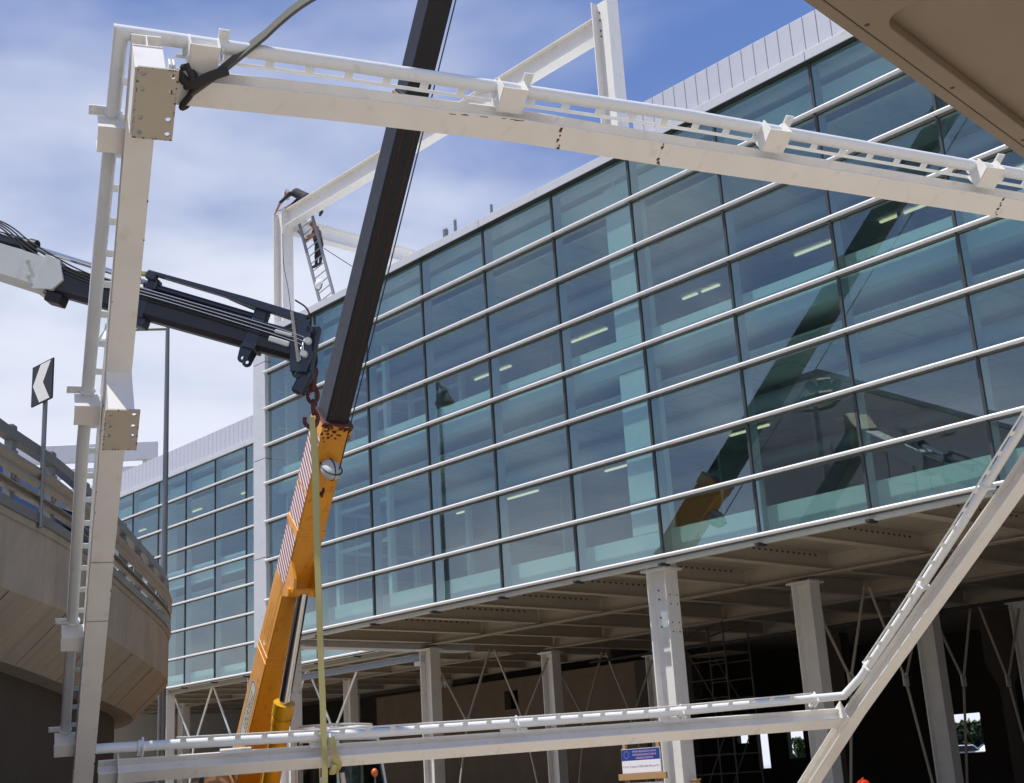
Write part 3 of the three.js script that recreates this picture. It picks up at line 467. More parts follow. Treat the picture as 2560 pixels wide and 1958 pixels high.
// ---------------------------------------------------------------- loader crane on the viaduct: knuckle boom reaching in from the left
{
  const T = thing('loader_crane', 'dark hydraulic crane boom with a white section reaching in from the left over the ramp', 'crane');
  const l = V(2.74, 10.79, 14.51), j = V(4.18, 9.95, 13.38), tip = V(7.27, 8.37, 10.63), d = tip.clone().sub(j).normalize(), up = V(0, 1, 0);
  const [sx, sy] = axes(j, tip, up), pt = (k, a = 0, b = 0) => j.clone().addScaledVector(d, k).addScaledVector(sy, a).addScaledVector(sx, b), len = j.distanceTo(tip);
  const side = sx.dot(V(0.7, 0, 0.66)) > 0 ? 1 : -1; // towards the street side
  const elbow = V(0.1, 12.25, 16.9);
  // hexagonal boom profile: vertical sides, keeled underside
  const hex = (w, h) => [[-w / 2, -h * 0.36], [-w * 0.22, -h / 2], [w * 0.22, -h / 2], [w / 2, -h * 0.36], [w / 2, h / 2], [-w / 2, h / 2]];
  const boom = (p, q, w, h, mat, name) => { const L = p.distanceTo(q), [x, y, z] = axes(p, q, up); return mesh(name, extrude(hex(w, h), L, 0.008).applyMatrix4(basis(p, x, y, z)), mat, T); };
  boom(elbow, j, 0.42, 0.56, M.paleGrey, 'outer_boom');
  mesh('boom_nose', [extrude([[0, -0.28], [0.34, -0.20], [0.46, 0.0], [0.28, 0.30], [0, 0.34]], 0.44, 0.006).rotateY(-Math.PI / 2).applyMatrix4(basis(pt(-0.16, 0, 0), sx, sy, d)).translate(0, 0, 0)].map((g) => g.translate(sx.x * 0.22, 0, sx.z * 0.22)), M.paleGrey, T);
  const bolts = []; for (const [k, a] of [[-1.15, 0.04], [-1.0, -0.1], [-0.42, 0.14], [-0.30, -0.1], [-1.6, -0.18]]) bolts.push(rod(pt(k, a, side * 0.20), pt(k, a, side * 0.235), 0.035, 0.03, 12)); mesh('bolt', bolts, M.plate, T).userData.kind = 'stuff';
  boom(pt(-0.3, -0.01), tip, 0.34, 0.46, M.blackSteel, 'inner_boom');
  mesh('boom_collar', [bar(pt(0.06, -0.30), pt(0.34, -0.30), 0.30, 0.18, up, 0.03), bar(pt(0.02, 0.02), pt(0.10, 0.02), 0.38, 0.52, up, 0.02)], M.black, T);
  mesh('boom_collar', [bar(pt(1.62, -0.30), pt(1.84, -0.30), 0.26, 0.16, up, 0.03), bar(pt(1.62, 0.0), pt(1.80, 0.0), 0.37, 0.50, up, 0.02), bar(pt(1.60, 0.36), pt(1.80, 0.36), 0.22, 0.22, up, 0.05)], M.navy, T);
  mesh('boom_collar', [bar(pt(3.55, -0.01), pt(3.78, -0.01), 0.37, 0.50, up, 0.02), bar(pt(3.50, 0.34), pt(3.74, 0.34), 0.2, 0.22, up, 0.05)], M.navy, T);
  // lugs under the boom with pin holes
  const lug = (k) => { const s = new THREE.Shape(); s.moveTo(-0.11, 0.12); s.lineTo(0.11, 0.12); s.lineTo(0.08, -0.08); s.absarc(0, -0.10, 0.08, 0, Math.PI, true); s.lineTo(-0.11, 0.12); const h = new THREE.Path(); h.absarc(0, -0.10, 0.03, 0, Math.PI * 2, true); s.holes.push(h); const g = []; for (const o of [-0.14, 0.10]) g.push(new THREE.ExtrudeGeometry(s, { depth: 0.03, bevelEnabled: false, curveSegments: 10 }).translate(0, 0, o)); return g.map((q) => q.applyMatrix4(basis(pt(k, -0.32), d, sy, sx.clone().negate()))); };
  mesh('lug', lug(3.62), M.navy, T); mesh('lug', lug(4.55), M.navy, T);
  // extension cylinders along the top, jib cylinder above, hoses and a tie rod
  mesh('cylinder', [rod(pt(1.55, 0.34), pt(3.62, 0.30), 0.058, 0.058, 18)], M.navy, T);
  mesh('piston_rod', rod(pt(-0.55, 0.44), pt(1.6, 0.37), 0.045, 0.045, 14), M.chrome, T);
  mesh('cylinder', [rod(pt(-2.2, 0.46), pt(-0.5, 0.46), 0.10, 0.10, 18), rod(pt(-0.62, 0.46), pt(-0.5, 0.46), 0.12, 0.12, 18)], M.navy, T);
  mesh('jib_arm', [extrude([[0, -0.022], [1.3, -0.03], [1.7, -0.055], [2.75, -0.085], [2.82, 0.05], [1.8, 0.06], [0, 0.03]], 0.14, 0.008).translate(0, 0, -0.07).applyMatrix4((() => { const jd = V(1.86, -1.01, -1.65).normalize(), jy = new THREE.Vector3().crossVectors(V(jd.z, 0, -jd.x).normalize(), jd); if (jy.y < 0) jy.negate(); return basis(V(5.52, 9.86, 12.35), jd, jy, new THREE.Vector3().crossVectors(jd, jy)); })()), bar(V(5.50, 9.83, 12.37), V(5.62, 9.765, 12.265), 0.15, 0.15, up, 0.03)], M.navy, T);
  mesh('end_light', [bar(V(5.42, 9.86, 12.46), V(5.49, 9.84, 12.38), 0.08, 0.08, up, 0.02)], M.strapYellow, T);
  mesh('tie_bar', bar(pt(1.32, 0.62, side * 0.2), pt(1.66, -0.18, side * 0.22), 0.05, 0.02, sx), M.galvLight, T); mesh('tie_bar', bar(pt(4.15, 0.50, side * 0.2), pt(4.55, -0.26, side * 0.22), 0.05, 0.02, sx), M.galvLight, T);
  const hose = []; for (let i = 0; i < 4; i++) hose.push(tube([pt(-3.0, 0.75 + 0.05 * i, side * (0.04 * i)), pt(-1.3, 0.72 - 0.03 * i, side * (0.06 + 0.03 * i)), pt(-0.4, 0.44 - 0.06 * i, side * 0.19), pt(0.8, 0.20 - 0.045 * i, side * 0.19), pt(2.6, 0.19 - 0.05 * i, side * 0.19), pt(4.25, 0.17 - 0.06 * i, side * 0.2)], 0.013, 6, 60));
  hose.push(tube([pt(2.5, 0.50, 0), pt(2.75, 0.56, 0), pt(3.0, 0.48, 0), pt(3.6, 0.40, 0)], 0.016, 6, 24), tube([pt(4.1, 0.72, side * 0.1), pt(4.35, 0.62, side * 0.14), pt(4.5, 0.40, side * 0.14), pt(4.48, 0.2, side * 0.14)], 0.014, 6, 24)); mesh('hose', hose, M.rubber, T);
  const pol = []; for (let i = 0; i < 3; i++) pol.push(tube([pt(0.9, 0.22 - 0.05 * i, side * 0.2), pt(2.4, 0.21 - 0.05 * i, side * 0.205), pt(4.35, 0.16 - 0.06 * i, side * 0.21), pt(4.50, 0.06 - 0.07 * i, side * 0.22), pt(4.56, -0.08 - 0.07 * i, side * 0.2)], 0.011, 6, 40)); mesh('oil_line', pol, M.chrome, T);
  mesh('valve', [rod(pt(4.58, 0.10, side * 0.2), pt(4.58, 0.10, side * 0.27), 0.06, 0.05), rod(pt(4.60, -0.12, side * 0.2), pt(4.60, -0.12, side * 0.27), 0.055, 0.05), bar(pt(3.95, -0.02, side * 0.2), pt(4.3, -0.03, side * 0.2), 0.05, 0.09, up, 0.02), bar(pt(4.0, 0.12, side * 0.2), pt(4.3, 0.12, side * 0.2), 0.05, 0.06, up, 0.02)], M.paleGrey, T);
  // tip: cheek plates, link and shackle
  const cheek = extrude([[-0.20, -0.42], [0.05, -0.46], [0.16, -0.2], [0.13, 0.38], [0.02, 0.46], [-0.13, 0.34], [-0.2, 0.1]], 0.05, 0.008);
  for (const o of [-0.2, 0.15]) mesh('cheek_plate', cheek.clone().translate(0.02, 0, o).applyMatrix4(basis(pt(len + 0.05, 0.02), d.clone().setY(0).normalize(), V(0, 1, 0), sx.clone().negate())), M.navy, T);
  mesh('tip_link', [bar(pt(len + 0.14, 0.42), pt(len + 0.27, -0.42), 0.16, 0.12, d, 0.03), bar(pt(len + 0.26, -0.3), pt(len + 0.2, -0.72), 0.22, 0.2, d, 0.05), rod(pt(len + 0.1, 0.3, -0.2), pt(len + 0.1, 0.3, 0.2), 0.06), rod(pt(len + 0.2, -0.2, -0.16), pt(len + 0.2, -0.2, 0.16), 0.07)], M.navy, T);
  // swivel, link and hook
  const hx = 7.18, hz = 10.35, ring = (y, r, t, turn, sq = 1.3) => new THREE.TorusGeometry(r, t, 10, 24).scale(1, sq, 1).rotateY(turn).translate(hx, y, hz);
  mesh('hook', [new THREE.LatheGeometry([[0.02, 0.36], [0.07, 0.34], [0.10, 0.22], [0.075, 0.14], [0.06, 0.0], [0.085, -0.05], [0.02, -0.10]].map((p) => new THREE.Vector2(...p)), 16).translate(hx, 7.83, hz), ring(7.66, 0.085, 0.028, 0.8), ring(7.47, 0.07, 0.03, -0.7, 1.4),
    tube([[0.0, 0.06], [0.05, 0.0], [0.07, -0.09], [0.03, -0.19], [-0.06, -0.21], [-0.13, -0.14], [-0.13, -0.05]].map(([a, b]) => V(hx + a * 0.7, 7.36 + b, hz - a * 0.75)), 0.034, 10, 48)], M.rust, T);
  // elbow, main boom, column and its truck on the viaduct deck (outside the picture, mirrored in the glass)
  mesh('elbow_housing', [bar(elbow.clone().add(V(0.5, -0.4, -0.5)), elbow.clone().add(V(-0.5, 0.5, 0.6)), 0.7, 0.9, up, 0.08)], M.olive, T);
  mesh('main_boom', bar(V(-5.0, 8.6, 18.6), elbow, 0.5, 0.66, up, 0.04), M.navy, T); mesh('cylinder', bar(V(-4.9, 7.4, 18.5), V(-2.6, 9.6, 17.7), 0.2, 0.2, up, 0.05), M.navy, T);
  mesh('column', [rod(V(-5.2, 5.2, 18.6), V(-5.2, 8.9, 18.6), 0.42, 0.34, 20), bevel(1.6, 1.0, 1.6, -5.2, 6.4, 18.6, 0.08)], M.yellow, T);
}
// ---------------------------------------------------------------- curved concrete ramp on the left
const RAMP = [[19.5, 26.5], [13.5, 20.9], [9.4, 17.3], [6.75, 15.0], [5.2, 13.55], [3.1, 11.84], [0.86, 10.14], [-1.08, 8.68], [-2.55, 7.62], [-3.9, 6.85], [-5.5, 6.35], [-7.3, 6.4], [-9.4, 7.2], [-11.6, 8.9], [-14, 11.6], [-16, 15]];
const rampCurve = new THREE.CatmullRomCurve3(RAMP.map(([x, z], i) => V(x, 5.62 - 0.012 * Math.max(0, i - 3) - 0.045 * Math.max(0, i - 4), z)), false, 'centripetal');
const ramp = thing('concrete_ramp', 'curved raised concrete road ramp with a chamfered underside at left', 'ramp');
{
  const N = 120, T = ramp, pts = rampCurve.getSpacedPoints(N);
  const frames = pts.map((p, i) => { const a = pts[Math.max(0, i - 1)], b = pts[Math.min(N, i + 1)], d = b.clone().sub(a).setY(0).normalize(); return { p, o: V(-d.z, 0, d.x), d }; }); // o points outwards (towards the street)
  const loft = (prof, s0 = 0, s1 = N, mat, name, parent = T, step = 1) => { // prof: [outwards offset, height below the top]
    const pos = [], uv = []; let run = 0; const ids = []; for (let i = s0; i < s1; i += step) ids.push(i); ids.push(s1);
    for (let q = 0; q < ids.length - 1; q++) { const A = frames[ids[q]], B = frames[ids[q + 1]], L = A.p.distanceTo(B.p); let around = 0;
      for (let k = 0; k < prof.length; k++) { const m = (k + 1) % prof.length, w = Math.hypot(prof[m][0] - prof[k][0], prof[m][1] - prof[k][1]), P = (F, c) => [F.p.x + F.o.x * c[0], F.p.y + c[1], F.p.z + F.o.z * c[0]]; const a = P(A, prof[k]), b = P(A, prof[m]), c = P(B, prof[k]), e = P(B, prof[m]); pos.push(...a, ...b, ...c, ...b, ...e, ...c); uv.push(run, around, run, around + w, run + L, around, run, around + w, run + L, around + w, run + L, around); around += w; } run += L; }
    const g = new THREE.BufferGeometry(); g.setAttribute('position', new THREE.Float32BufferAttribute(pos, 3)); g.setAttribute('uv', new THREE.Float32BufferAttribute(uv, 2)); g.computeVertexNormals(); return mesh(name, toCreasedNormals(g, 0.35), mat, parent, true);
  };
  const deck = [[0.0, 0.0], [0.0, -0.20], [-0.025, -0.205], [-0.025, -0.235], [-0.01, -0.24], [-0.02, -1.16], [-0.75, -1.9], [-7.3, -1.9], [-8, -1.18], [-8, 0], [-7.6, 0.0], [-7.6, -0.32], [-0.32, -0.32], [-0.30, 0.02]].reverse(); void [[0.0, 0.0], [-0.30, 0.02], [-0.32, -0.32], [-7.6, -0.32], [-7.6, 0.0], [-8, 0], [-8, -1.18], [-7.3, -1.9], [-0.75, -1.9], [-0.02, -1.16]];
  loft(deck, 0, N, M.rampConcrete, 'deck');
  for (let i = 14; i < 100; i += 6.2) { const F = frames[Math.round(i)], g = [bar(F.p.clone().setY(F.p.y - 0.25).addScaledVector(F.o, -0.014), F.p.clone().setY(F.p.y - 1.15).addScaledVector(F.o, -0.016), 0.014, 0.012, F.o), bar(F.p.clone().setY(F.p.y - 1.17).addScaledVector(F.o, -0.026), F.p.clone().setY(F.p.y - 1.89).addScaledVector(F.o, -0.745), 0.014, 0.012, V(0, -1, 0))]; mesh('formwork_joint', g[1], M.darkConcrete, T); }
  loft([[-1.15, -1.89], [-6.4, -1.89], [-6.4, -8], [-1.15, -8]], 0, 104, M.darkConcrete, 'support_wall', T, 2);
  loft([[0.035, 0.045], [-0.1, 0.05], [-0.1, -0.10], [0.035, -0.10]], 0, N, M.galv, 'kerb_plate');
  // safety barrier on the ramp edge
  const R = thing('safety_barrier', 'grey steel road barrier with two beams and a top rail along the ramp edge', 'barrier');
  loft([[-0.02, 1.05], [-0.16, 1.05], [-0.16, 0.90], [-0.02, 0.90]], 0, N, M.galv, 'top_rail', R);
  const w = [[0.02, 0.70], [0.05, 0.66], [0.05, 0.61], [0.0, 0.565], [0.0, 0.535], [0.05, 0.49], [0.05, 0.44], [0.02, 0.40], [0.008, 0.40], [0.036, 0.445], [0.036, 0.487], [-0.012, 0.53], [-0.012, 0.57], [0.036, 0.613], [0.036, 0.655], [0.008, 0.70]];
  loft(w, 0, N, M.galvLight, 'guard_beam', R);
  loft([[0.03, 0.30], [-0.06, 0.30], [-0.06, 0.17], [0.03, 0.17], [0.03, 0.19], [-0.045, 0.19], [-0.045, 0.28], [0.03, 0.28]], 0, N, M.galvLight, 'guard_channel', R);
  for (let i = 8; i < N - 4; i += 4.15) { const F = frames[Math.round(i)], c = F.p.clone().addScaledVector(F.o, -0.10); mesh('barrier_post', [bar(c.clone().setY(F.p.y - 0.1), c.clone().setY(F.p.y + 1.12), 0.11, 0.16, F.d, 0)].concat([bar(c.clone().setY(F.p.y + 0.36).addScaledVector(F.o, 0.07), c.clone().setY(F.p.y + 0.76).addScaledVector(F.o, 0.07), 0.1, 0.04, F.o, 0)]), M.galv, R); }
  // chevron sign with its pole, bolted to a barrier post
  const S = thing('chevron_sign', 'tilted square black sign with a white chevron pointing left on a pole', 'road sign', [5.93, 5.45, 14.16]);
  mesh('pole', rod(V(0, 0, 0), V(0, 2.1, 0), 0.035, 0.035, 12), M.galv, S);
  const print = canvasTexture(256, 256, (c, W, H) => { c.fillStyle = '#26272b'; c.fillRect(0, 0, W, H); c.fillStyle = '#dcdcda'; c.beginPath(); c.moveTo(236, 0); c.lineTo(108, 0); c.lineTo(14, 128); c.lineTo(108, 256); c.lineTo(236, 256); c.lineTo(142, 128); c.closePath(); c.fill(); c.strokeStyle = '#26272b'; c.lineWidth = 12; c.strokeRect(0, 0, W, H); });
  const face = new THREE.MeshStandardMaterial({ map: print, roughness: 0.45 }); face.name = 'sign_print';
  const plate = mesh('plate', new RoundedBoxGeometry(0.62, 0.62, 0.025, 3, 0.012), M.gasket, S), g = new THREE.PlaneGeometry(0.605, 0.605).translate(0, 0, 0.0145);
  const pf = mesh('sign_face', g, face, plate, true); void pf; plate.position.set(0, 2.14, 0.05); plate.rotation.y = 0.07;
}
{ // a blue van and the loader truck standing on the ramp
  const van = thing('van', 'dark blue van on the ramp, only its roof showing over the barrier', 'van', [2.2, 5.17, 14.1], Math.atan2(0.62, 0.78));
  const prof = [[-2.3, 0.35], [2.3, 0.35], [2.35, 0.9], [1.75, 1.15], [1.15, 2.0], [-2.2, 2.05], [-2.35, 1.2]];
  mesh('body', extrude(prof, 1.8, 0.05).translate(0, 0, -0.9), M.blueBody, van);
  for (const s of [-1, 1]) { mesh('side_window', extrude([[-1.9, 1.2], [1.3, 1.2], [0.95, 1.8], [-1.9, 1.85]], 0.01).translate(0, 0, s > 0 ? 0.9 : -0.91), M.darkGlass, van); for (const x of [-1.45, 1.5]) { const wh = mesh('wheel', new THREE.CylinderGeometry(0.34, 0.34, 0.22, 24).rotateX(Math.PI / 2).translate(x, 0.34, s * 0.8), M.rubber, van); mesh('rim', new THREE.CylinderGeometry(0.2, 0.2, 0.23, 16).rotateX(Math.PI / 2).translate(x, 0.34, s * 0.8), M.galvLight, wh); } }
  mesh('windscreen', bar(V(1.75, 1.18, 0), V(1.18, 1.96, 0), 1.55, 0.02, V(1, 1, 0)), M.darkGlass, van);
  const truck = thing('flatbed_truck', 'yellow flatbed truck under the loader crane on the ramp', 'truck', [-5.6, 5.17, 18.9], 0.65);
  mesh('chassis', [box(8, 0.25, 1.0, 0, 0.75, 0), bevel(5.6, 0.16, 2.4, -1.3, 1.05, 0, 0.03)], M.galv, truck);
  mesh('cab', extrude([[0, 0.5], [2.1, 0.5], [2.1, 1.5], [1.75, 2.7], [0, 2.8]], 2.3, 0.06).translate(2.1, 0, -1.15), M.yellow, truck);
  mesh('windscreen', bar(V(4.22, 1.55, 0), V(3.9, 2.6, 0), 2.0, 0.03, V(1, 0.3, 0)), M.darkGlass, truck);
  for (const x of [3.2, -1.6, -3]) for (const s of [-1, 1]) { const wh = mesh('wheel', new THREE.CylinderGeometry(0.5, 0.5, 0.32, 24).rotateX(Math.PI / 2).translate(x, 0.5, s * 1.0), M.rubber, truck); mesh('rim', new THREE.CylinderGeometry(0.27, 0.27, 0.34, 18).rotateX(Math.PI / 2).translate(x, 0.5, s * 1.0), M.galvLight, wh); }
}
// ---------------------------------------------------------------- lamp posts and a floodlight mast
{
  const lamp = (label, x, z, h, armDir, group) => {
    const T = thing('street_lamp', label, 'street lamp', [x, 0, z], 0, group), a = V(armDir[0], 0, armDir[1]).normalize(), top = V(0, h, 0), e = a.clone().multiplyScalar(1.5).setY(h + 0.02);
    mesh('pole', [rod(V(0, 0, 0), top, 0.12, 0.055, 14), rod(V(0, 0, 0), V(0, 0.9, 0), 0.15, 0.14, 14)], M.galv, T);
    mesh('arm', [rod(top.clone().setY(h - 0.03), e, 0.045, 0.04, 10)], M.galv, T);
    mesh('lamp_head', new THREE.LatheGeometry([[0.02, 0.3], [0.12, 0.28], [0.14, 0.1], [0.20, 0.0], [0.36, -0.28], [0.34, -0.3]].map((p) => new THREE.Vector2(...p)), 20).translate(e.x + a.x * 0.12, e.y - 0.1, e.z + a.z * 0.12), M.galv, T);
    return T;
  };
  lamp('tall slim lamp post behind the ramp with its arm pointing left', -7.9, 4.86, 14.33, [-0.67, 0.74]);
  lamp('lamp post behind the camera, mirrored in the right of the glass', -5.3, 28.9, 15.2, [0.6, 0.6]);
  const T = thing('floodlight_mast', 'floodlight mast with a ring of lamps, mirrored in the glass', 'floodlight mast', [-10.4, 0, 30.6]);
  mesh('mast', rod(V(0, 0, 0), V(0, 18.6, 0), 0.3, 0.13, 16), M.galv, T);
  for (let i = 0; i < 10; i++) { const a = i / 10 * Math.PI * 2; for (const [r, y] of i % 2 ? [[1.05, 18.0]] : [[1.05, 18.0], [0.6, 18.75]]) mesh('floodlight', box(0.62, 0.52, 0.2, 0, 0, 0).rotateX(0.7).translate(0, y, r).rotateY(a), M.gasket, T); }
  mesh('ring', new THREE.TorusGeometry(0.7, 0.04, 8, 24).rotateX(Math.PI / 2).translate(0, 18.3, 0), M.galv, T);
}
// ---------------------------------------------------------------- old terminal block behind the camera (seen only as a reflection) and the slatted white building far left
{
  const T = thing('old_terminal', 'grey older terminal block behind the camera, mirrored in the glass', 'building');
  mesh('wall', span(-15, -12.6, 0, 20.4, 33.5, 92), M.oldWall, T);
  mesh('roof', bevel(2.7, 0.3, 59, -13.8, 20.55, 62.9, 0.05), M.galv, T); mesh('low_block', span(-17.0, -15.01, 0, 19.6, 34.2, 70), M.oldWall, T);
  for (let f = 0; f < 5; f++) for (let i = 0; i < 14; i++) mesh('window', bevel(0.08, 1.7, 2.6, -12.56, 2.6 + f * 3.4, 36.2 + i * 4.0, 0.02), M.oldWall, T);
  const A = thing('arrivals_canopy', 'low ribbed metal roof opposite the wing, mirrored in its lowest panes', 'canopy');
  mesh('roof_sheet', bevel(30, 0.25, 16, 0, 0, 0, 0.03).rotateZ(0.0).rotateX(0.18).translate(-52, 7.2, 26), M.panel, A);
  for (let i = 0; i < 26; i++) mesh('roof_rib', box(0.08, 0.12, 16, -66.5 + i * 1.16, 0.16, 0).rotateX(0.18).translate(0, 7.2, 26), M.fascia, A);
  for (const x of [-64, -56, -48, -40]) for (const z of [20, 32]) mesh('post', box(0.4, z > 30 ? 5.6 : 7.9, 0.4, x, z > 30 ? 2.8 : 3.95, z), M.fascia, A);
}
{
  const T = thing('slatted_building', 'pale building with long white slats far beyond the ramp', 'building');
  const A = V(-61.3, 0, -21.9), B = V(-82, 0, 3.2), d = B.clone().sub(A).normalize(), n = V(-d.z, 0, d.x).multiplyScalar(-1), L = A.distanceTo(B), P = (k, y, o) => A.clone().addScaledVector(d, k).addScaledVector(n, o).setY(y);
  mesh('core', bar(P(0, 9.5, -6), P(L, 9.5, -6), 11, 19, V(0, 1, 0)), M.panel, T);
  for (let i = 0; i < 6; i++) mesh('slat', bar(P(-1.0, 18.6 + i * 1.45, 0.35), P(L, 18.6 + i * 1.45, 0.35), 0.4, i % 6 === 5 ? 1.3 : 0.72, V(0, 1, 0), 0.03), M.fascia, T);
  for (let k = 0; k <= L; k += 6.2) mesh('upright', bar(P(k, 17, -0.4), P(k, 25.6, -0.4), 0.35, 0.35, d), M.white, T);
  mesh('roof_plant', bar(P(2, 20, -7), P(18, 20, -7), 5, 3, V(0, 1, 0), 0.1), M.fascia, T);
}
// ---------------------------------------------------------------- yellow mobile crane
{
  const T = thing('mobile_crane', 'yellow and black telescopic mobile crane with its boom raised across the facade', 'mobile crane');
  const D = V(0.636, 0.755, 0.158).normalize(), P0 = V(-4.367, 1.6, 4.735), S = V(0, 1, 0).cross(D).normalize().multiplyScalar(-1); // S: boom side, towards the street (+z)
  if (S.z < 0) S.negate();
  const U = new THREE.Vector3().crossVectors(D, S); if (U.y < 0) U.negate(); // U: upper side of the boom
  const at = (k, u = 0, s = 0) => P0.clone().addScaledVector(D, k).addScaledVector(U, u).addScaledVector(S, s);
  const X = new THREE.Vector3().crossVectors(U, D), tf = (k, u = 0) => basis(at(k, u), X, U, D);
  const boxBoom = (k0, k1, w, h, mat, name, b = 0.03) => mesh(name, new RoundedBoxGeometry(w, h, k1 - k0, 2, b).translate(0, 0, (k1 - k0) / 2).applyMatrix4(tf(k0)), mat, T);
  const base = boxBoom(-0.35, 9.95, 0.60, 0.76, M.yellow, 'boom_base', 0.035);
  mesh('reinforcing_band', [new RoundedBoxGeometry(0.63, 0.79, 0.05, 2, 0.02).applyMatrix4(tf(4.05)), new RoundedBoxGeometry(0.63, 0.79, 0.05, 2, 0.02).applyMatrix4(tf(4.22)), new RoundedBoxGeometry(0.66, 0.82, 0.32, 2, 0.02).applyMatrix4(tf(9.82)), new RoundedBoxGeometry(0.64, 0.80, 0.16, 2, 0.02).applyMatrix4(tf(7.4))], M.yellow, base);
  const col = (k) => mesh('worn_collar', [new RoundedBoxGeometry(0.67, 0.83, 0.05, 2, 0.02).applyMatrix4(tf(k))], M.rust, base); col(9.99);
  boxBoom(9.9, 16.9, 0.50, 0.64, M.black, 'inner_boom', 0.05);
  mesh('boom_collar', [new RoundedBoxGeometry(0.55, 0.70, 0.22, 2, 0.02).applyMatrix4(tf(16.72))], M.orange, T);
  boxBoom(16.8, 27.5, 0.47, 0.60, M.black, 'tip_boom', 0.05);
  mesh('boom_head', [new RoundedBoxGeometry(0.6, 0.9, 0.9, 3, 0.05).applyMatrix4(tf(27.6)), rod(at(27.7, -0.5, -0.4), at(27.7, -0.5, 0.4), 0.3, 0.3, 20)], M.black, T);
  const wear = []; for (const s of [-0.12, 0.12]) wear.push(box(0.015, 0.012, 6.6).translate(s, -0.322, 3.4).applyMatrix4(tf(9.95))); mesh('wear_rail', wear, M.rust, T);
  // red and white warning stripes along the street side of the boom, print on the plate
  const stripes = canvasTexture(256, 64, (c, W, H) => { c.fillStyle = '#e9e2df'; c.fillRect(0, 0, W, H); c.fillStyle = '#8e3138'; for (let i = -4; i < 12; i++) { c.beginPath(); const x = i * 32; c.moveTo(x, H); c.lineTo(x + 15, H); c.lineTo(x + 79, 0); c.lineTo(x + 64, 0); c.closePath(); c.fill(); } });
  const sm = new THREE.MeshStandardMaterial({ map: stripes, roughness: 0.5 }); sm.name = 'stripe_print';
  const sheet = (k0, k1, v0, v1, mat, name, off, rep) => { const g = new THREE.PlaneGeometry(k1 - k0, v1 - v0), u = g.attributes.uv; if (rep) for (let i = 0; i < u.count; i++) u.setX(i, u.getX(i) * rep); g.applyMatrix4(basis(at((k0 + k1) / 2, (v0 + v1) / 2, off), D, U, S)); return mesh(name, g, mat, T, true); };
  for (const [a, b] of [[6.1, 7.25], [7.3, 8.3], [8.36, 9.62]]) sheet(a, b, -0.35, 0.35, sm, 'warning_stripes', 0.304, (b - a) / 1.0);
  // maker's name plate and small lettering
  const logo = canvasTexture(1024, 256, (c, W, H) => { c.fillStyle = '#d39025'; c.fillRect(0, 0, W, H); c.fillStyle = '#b9b2a2'; c.beginPath(); c.roundRect(8, 22, W - 16, H - 44, 90); c.fill(); c.fillStyle = '#17181a'; c.beginPath(); c.roundRect(36, 48, W - 72, H - 96, 66); c.fill(); c.fillStyle = '#c9c3b4'; c.beginPath(); c.roundRect(50, 62, W - 100, H - 124, 56); c.fill(); c.fillStyle = '#17181a'; c.font = 'bold italic 118px sans-serif'; c.textAlign = 'center'; c.textBaseline = 'middle'; c.fillText('LOCATELLI', W / 2, H / 2 + 6, W - 150); });
  const lm = new THREE.MeshStandardMaterial({ map: logo, roughness: 0.5 }); lm.name = 'logo_print'; sheet(1.75, 3.35, -0.29, 0.27, lm, 'name_plate', 0.304);
  const text = canvasTexture(1024, 192, (c, W, H) => { c.fillStyle = '#d8932a'; c.fillRect(0, 0, W, H); c.fillStyle = '#5b4518'; c.font = 'italic 44px serif'; c.fillText('Vietato sostare sotto il carico', 20, 54, 700); c.fillStyle = '#8c2f1e'; c.fillText('e nel raggio d\u2019azione della gru', 20, 112, 720); c.fillStyle = '#5b4518'; c.fillText('divieto di passaggio', 20, 168, 460); });
  const tm = new THREE.MeshStandardMaterial({ map: text, roughness: 0.5 }); tm.name = 'notice_print'; sheet(4.5, 5.95, -0.22, 0.22, tm, 'notice', 0.304);
  const sticker = canvasTexture(128, 128, (c) => { c.fillStyle = '#d8932a'; c.fillRect(0, 0, 128, 128); c.fillStyle = '#e5e3de'; c.beginPath(); c.moveTo(14, 64); c.quadraticCurveTo(50, 20, 116, 44); c.lineTo(78, 66); c.lineTo(110, 100); c.lineTo(58, 78); c.closePath(); c.fill(); });
  const st = new THREE.MeshStandardMaterial({ map: sticker, roughness: 0.5 }); st.name = 'sticker_print'; sheet(4.28, 4.46 + 0.0, -0.20, 0.16, st, 'sticker', 0.305);
  // rust and paint loss at the head of the base section
  const worn = []; for (let i = 0; i < 70; i++) { const k = 9.98 - 0.42 * rnd() * rnd(), s = -0.33 + 0.66 * rnd(); worn.push(box(0.02 + 0.05 * rnd(), 0.004, 0.015 + 0.05 * rnd()).translate(s, -0.412, 0).applyMatrix4(tf(k))); } for (let i = 0; i < 10; i++) worn.push(box(0.03 + 0.05 * rnd(), 0.004, 0.04 + 0.08 * rnd()).translate(-0.06 + 0.1 * rnd(), -0.382, 0).applyMatrix4(tf(8.3 + 0.16 * rnd()))); mesh('paint_loss', worn, M.rust, T).userData.kind = 'stuff';
  // hoist work lamp and cylinder foot under the boom
  const wl = mesh('work_lamp', [new THREE.SphereGeometry(0.21, 18, 12).scale(1, 1.5, 0.9).translate(0, -0.58, 0).applyMatrix4(tf(9.05)), rod(at(9.05, -0.36), at(9.05, -0.6), 0.05)], M.paleGrey, T); mesh('lamp_guard', [new THREE.TorusGeometry(0.22, 0.014, 6, 20).scale(1, 1.5, 1).translate(0, -0.58, 0).applyMatrix4(tf(9.1)), new THREE.TorusGeometry(0.2, 0.014, 6, 20).rotateY(1.57).scale(1, 1.5, 1).translate(0, -0.58, 0).applyMatrix4(tf(9.05))], M.gasket, wl);
  const pin = at(6.15, -0.72), lo = at(-0.2, -1.95), cd = pin.clone().sub(lo).normalize(), cl = lo.distanceTo(pin);
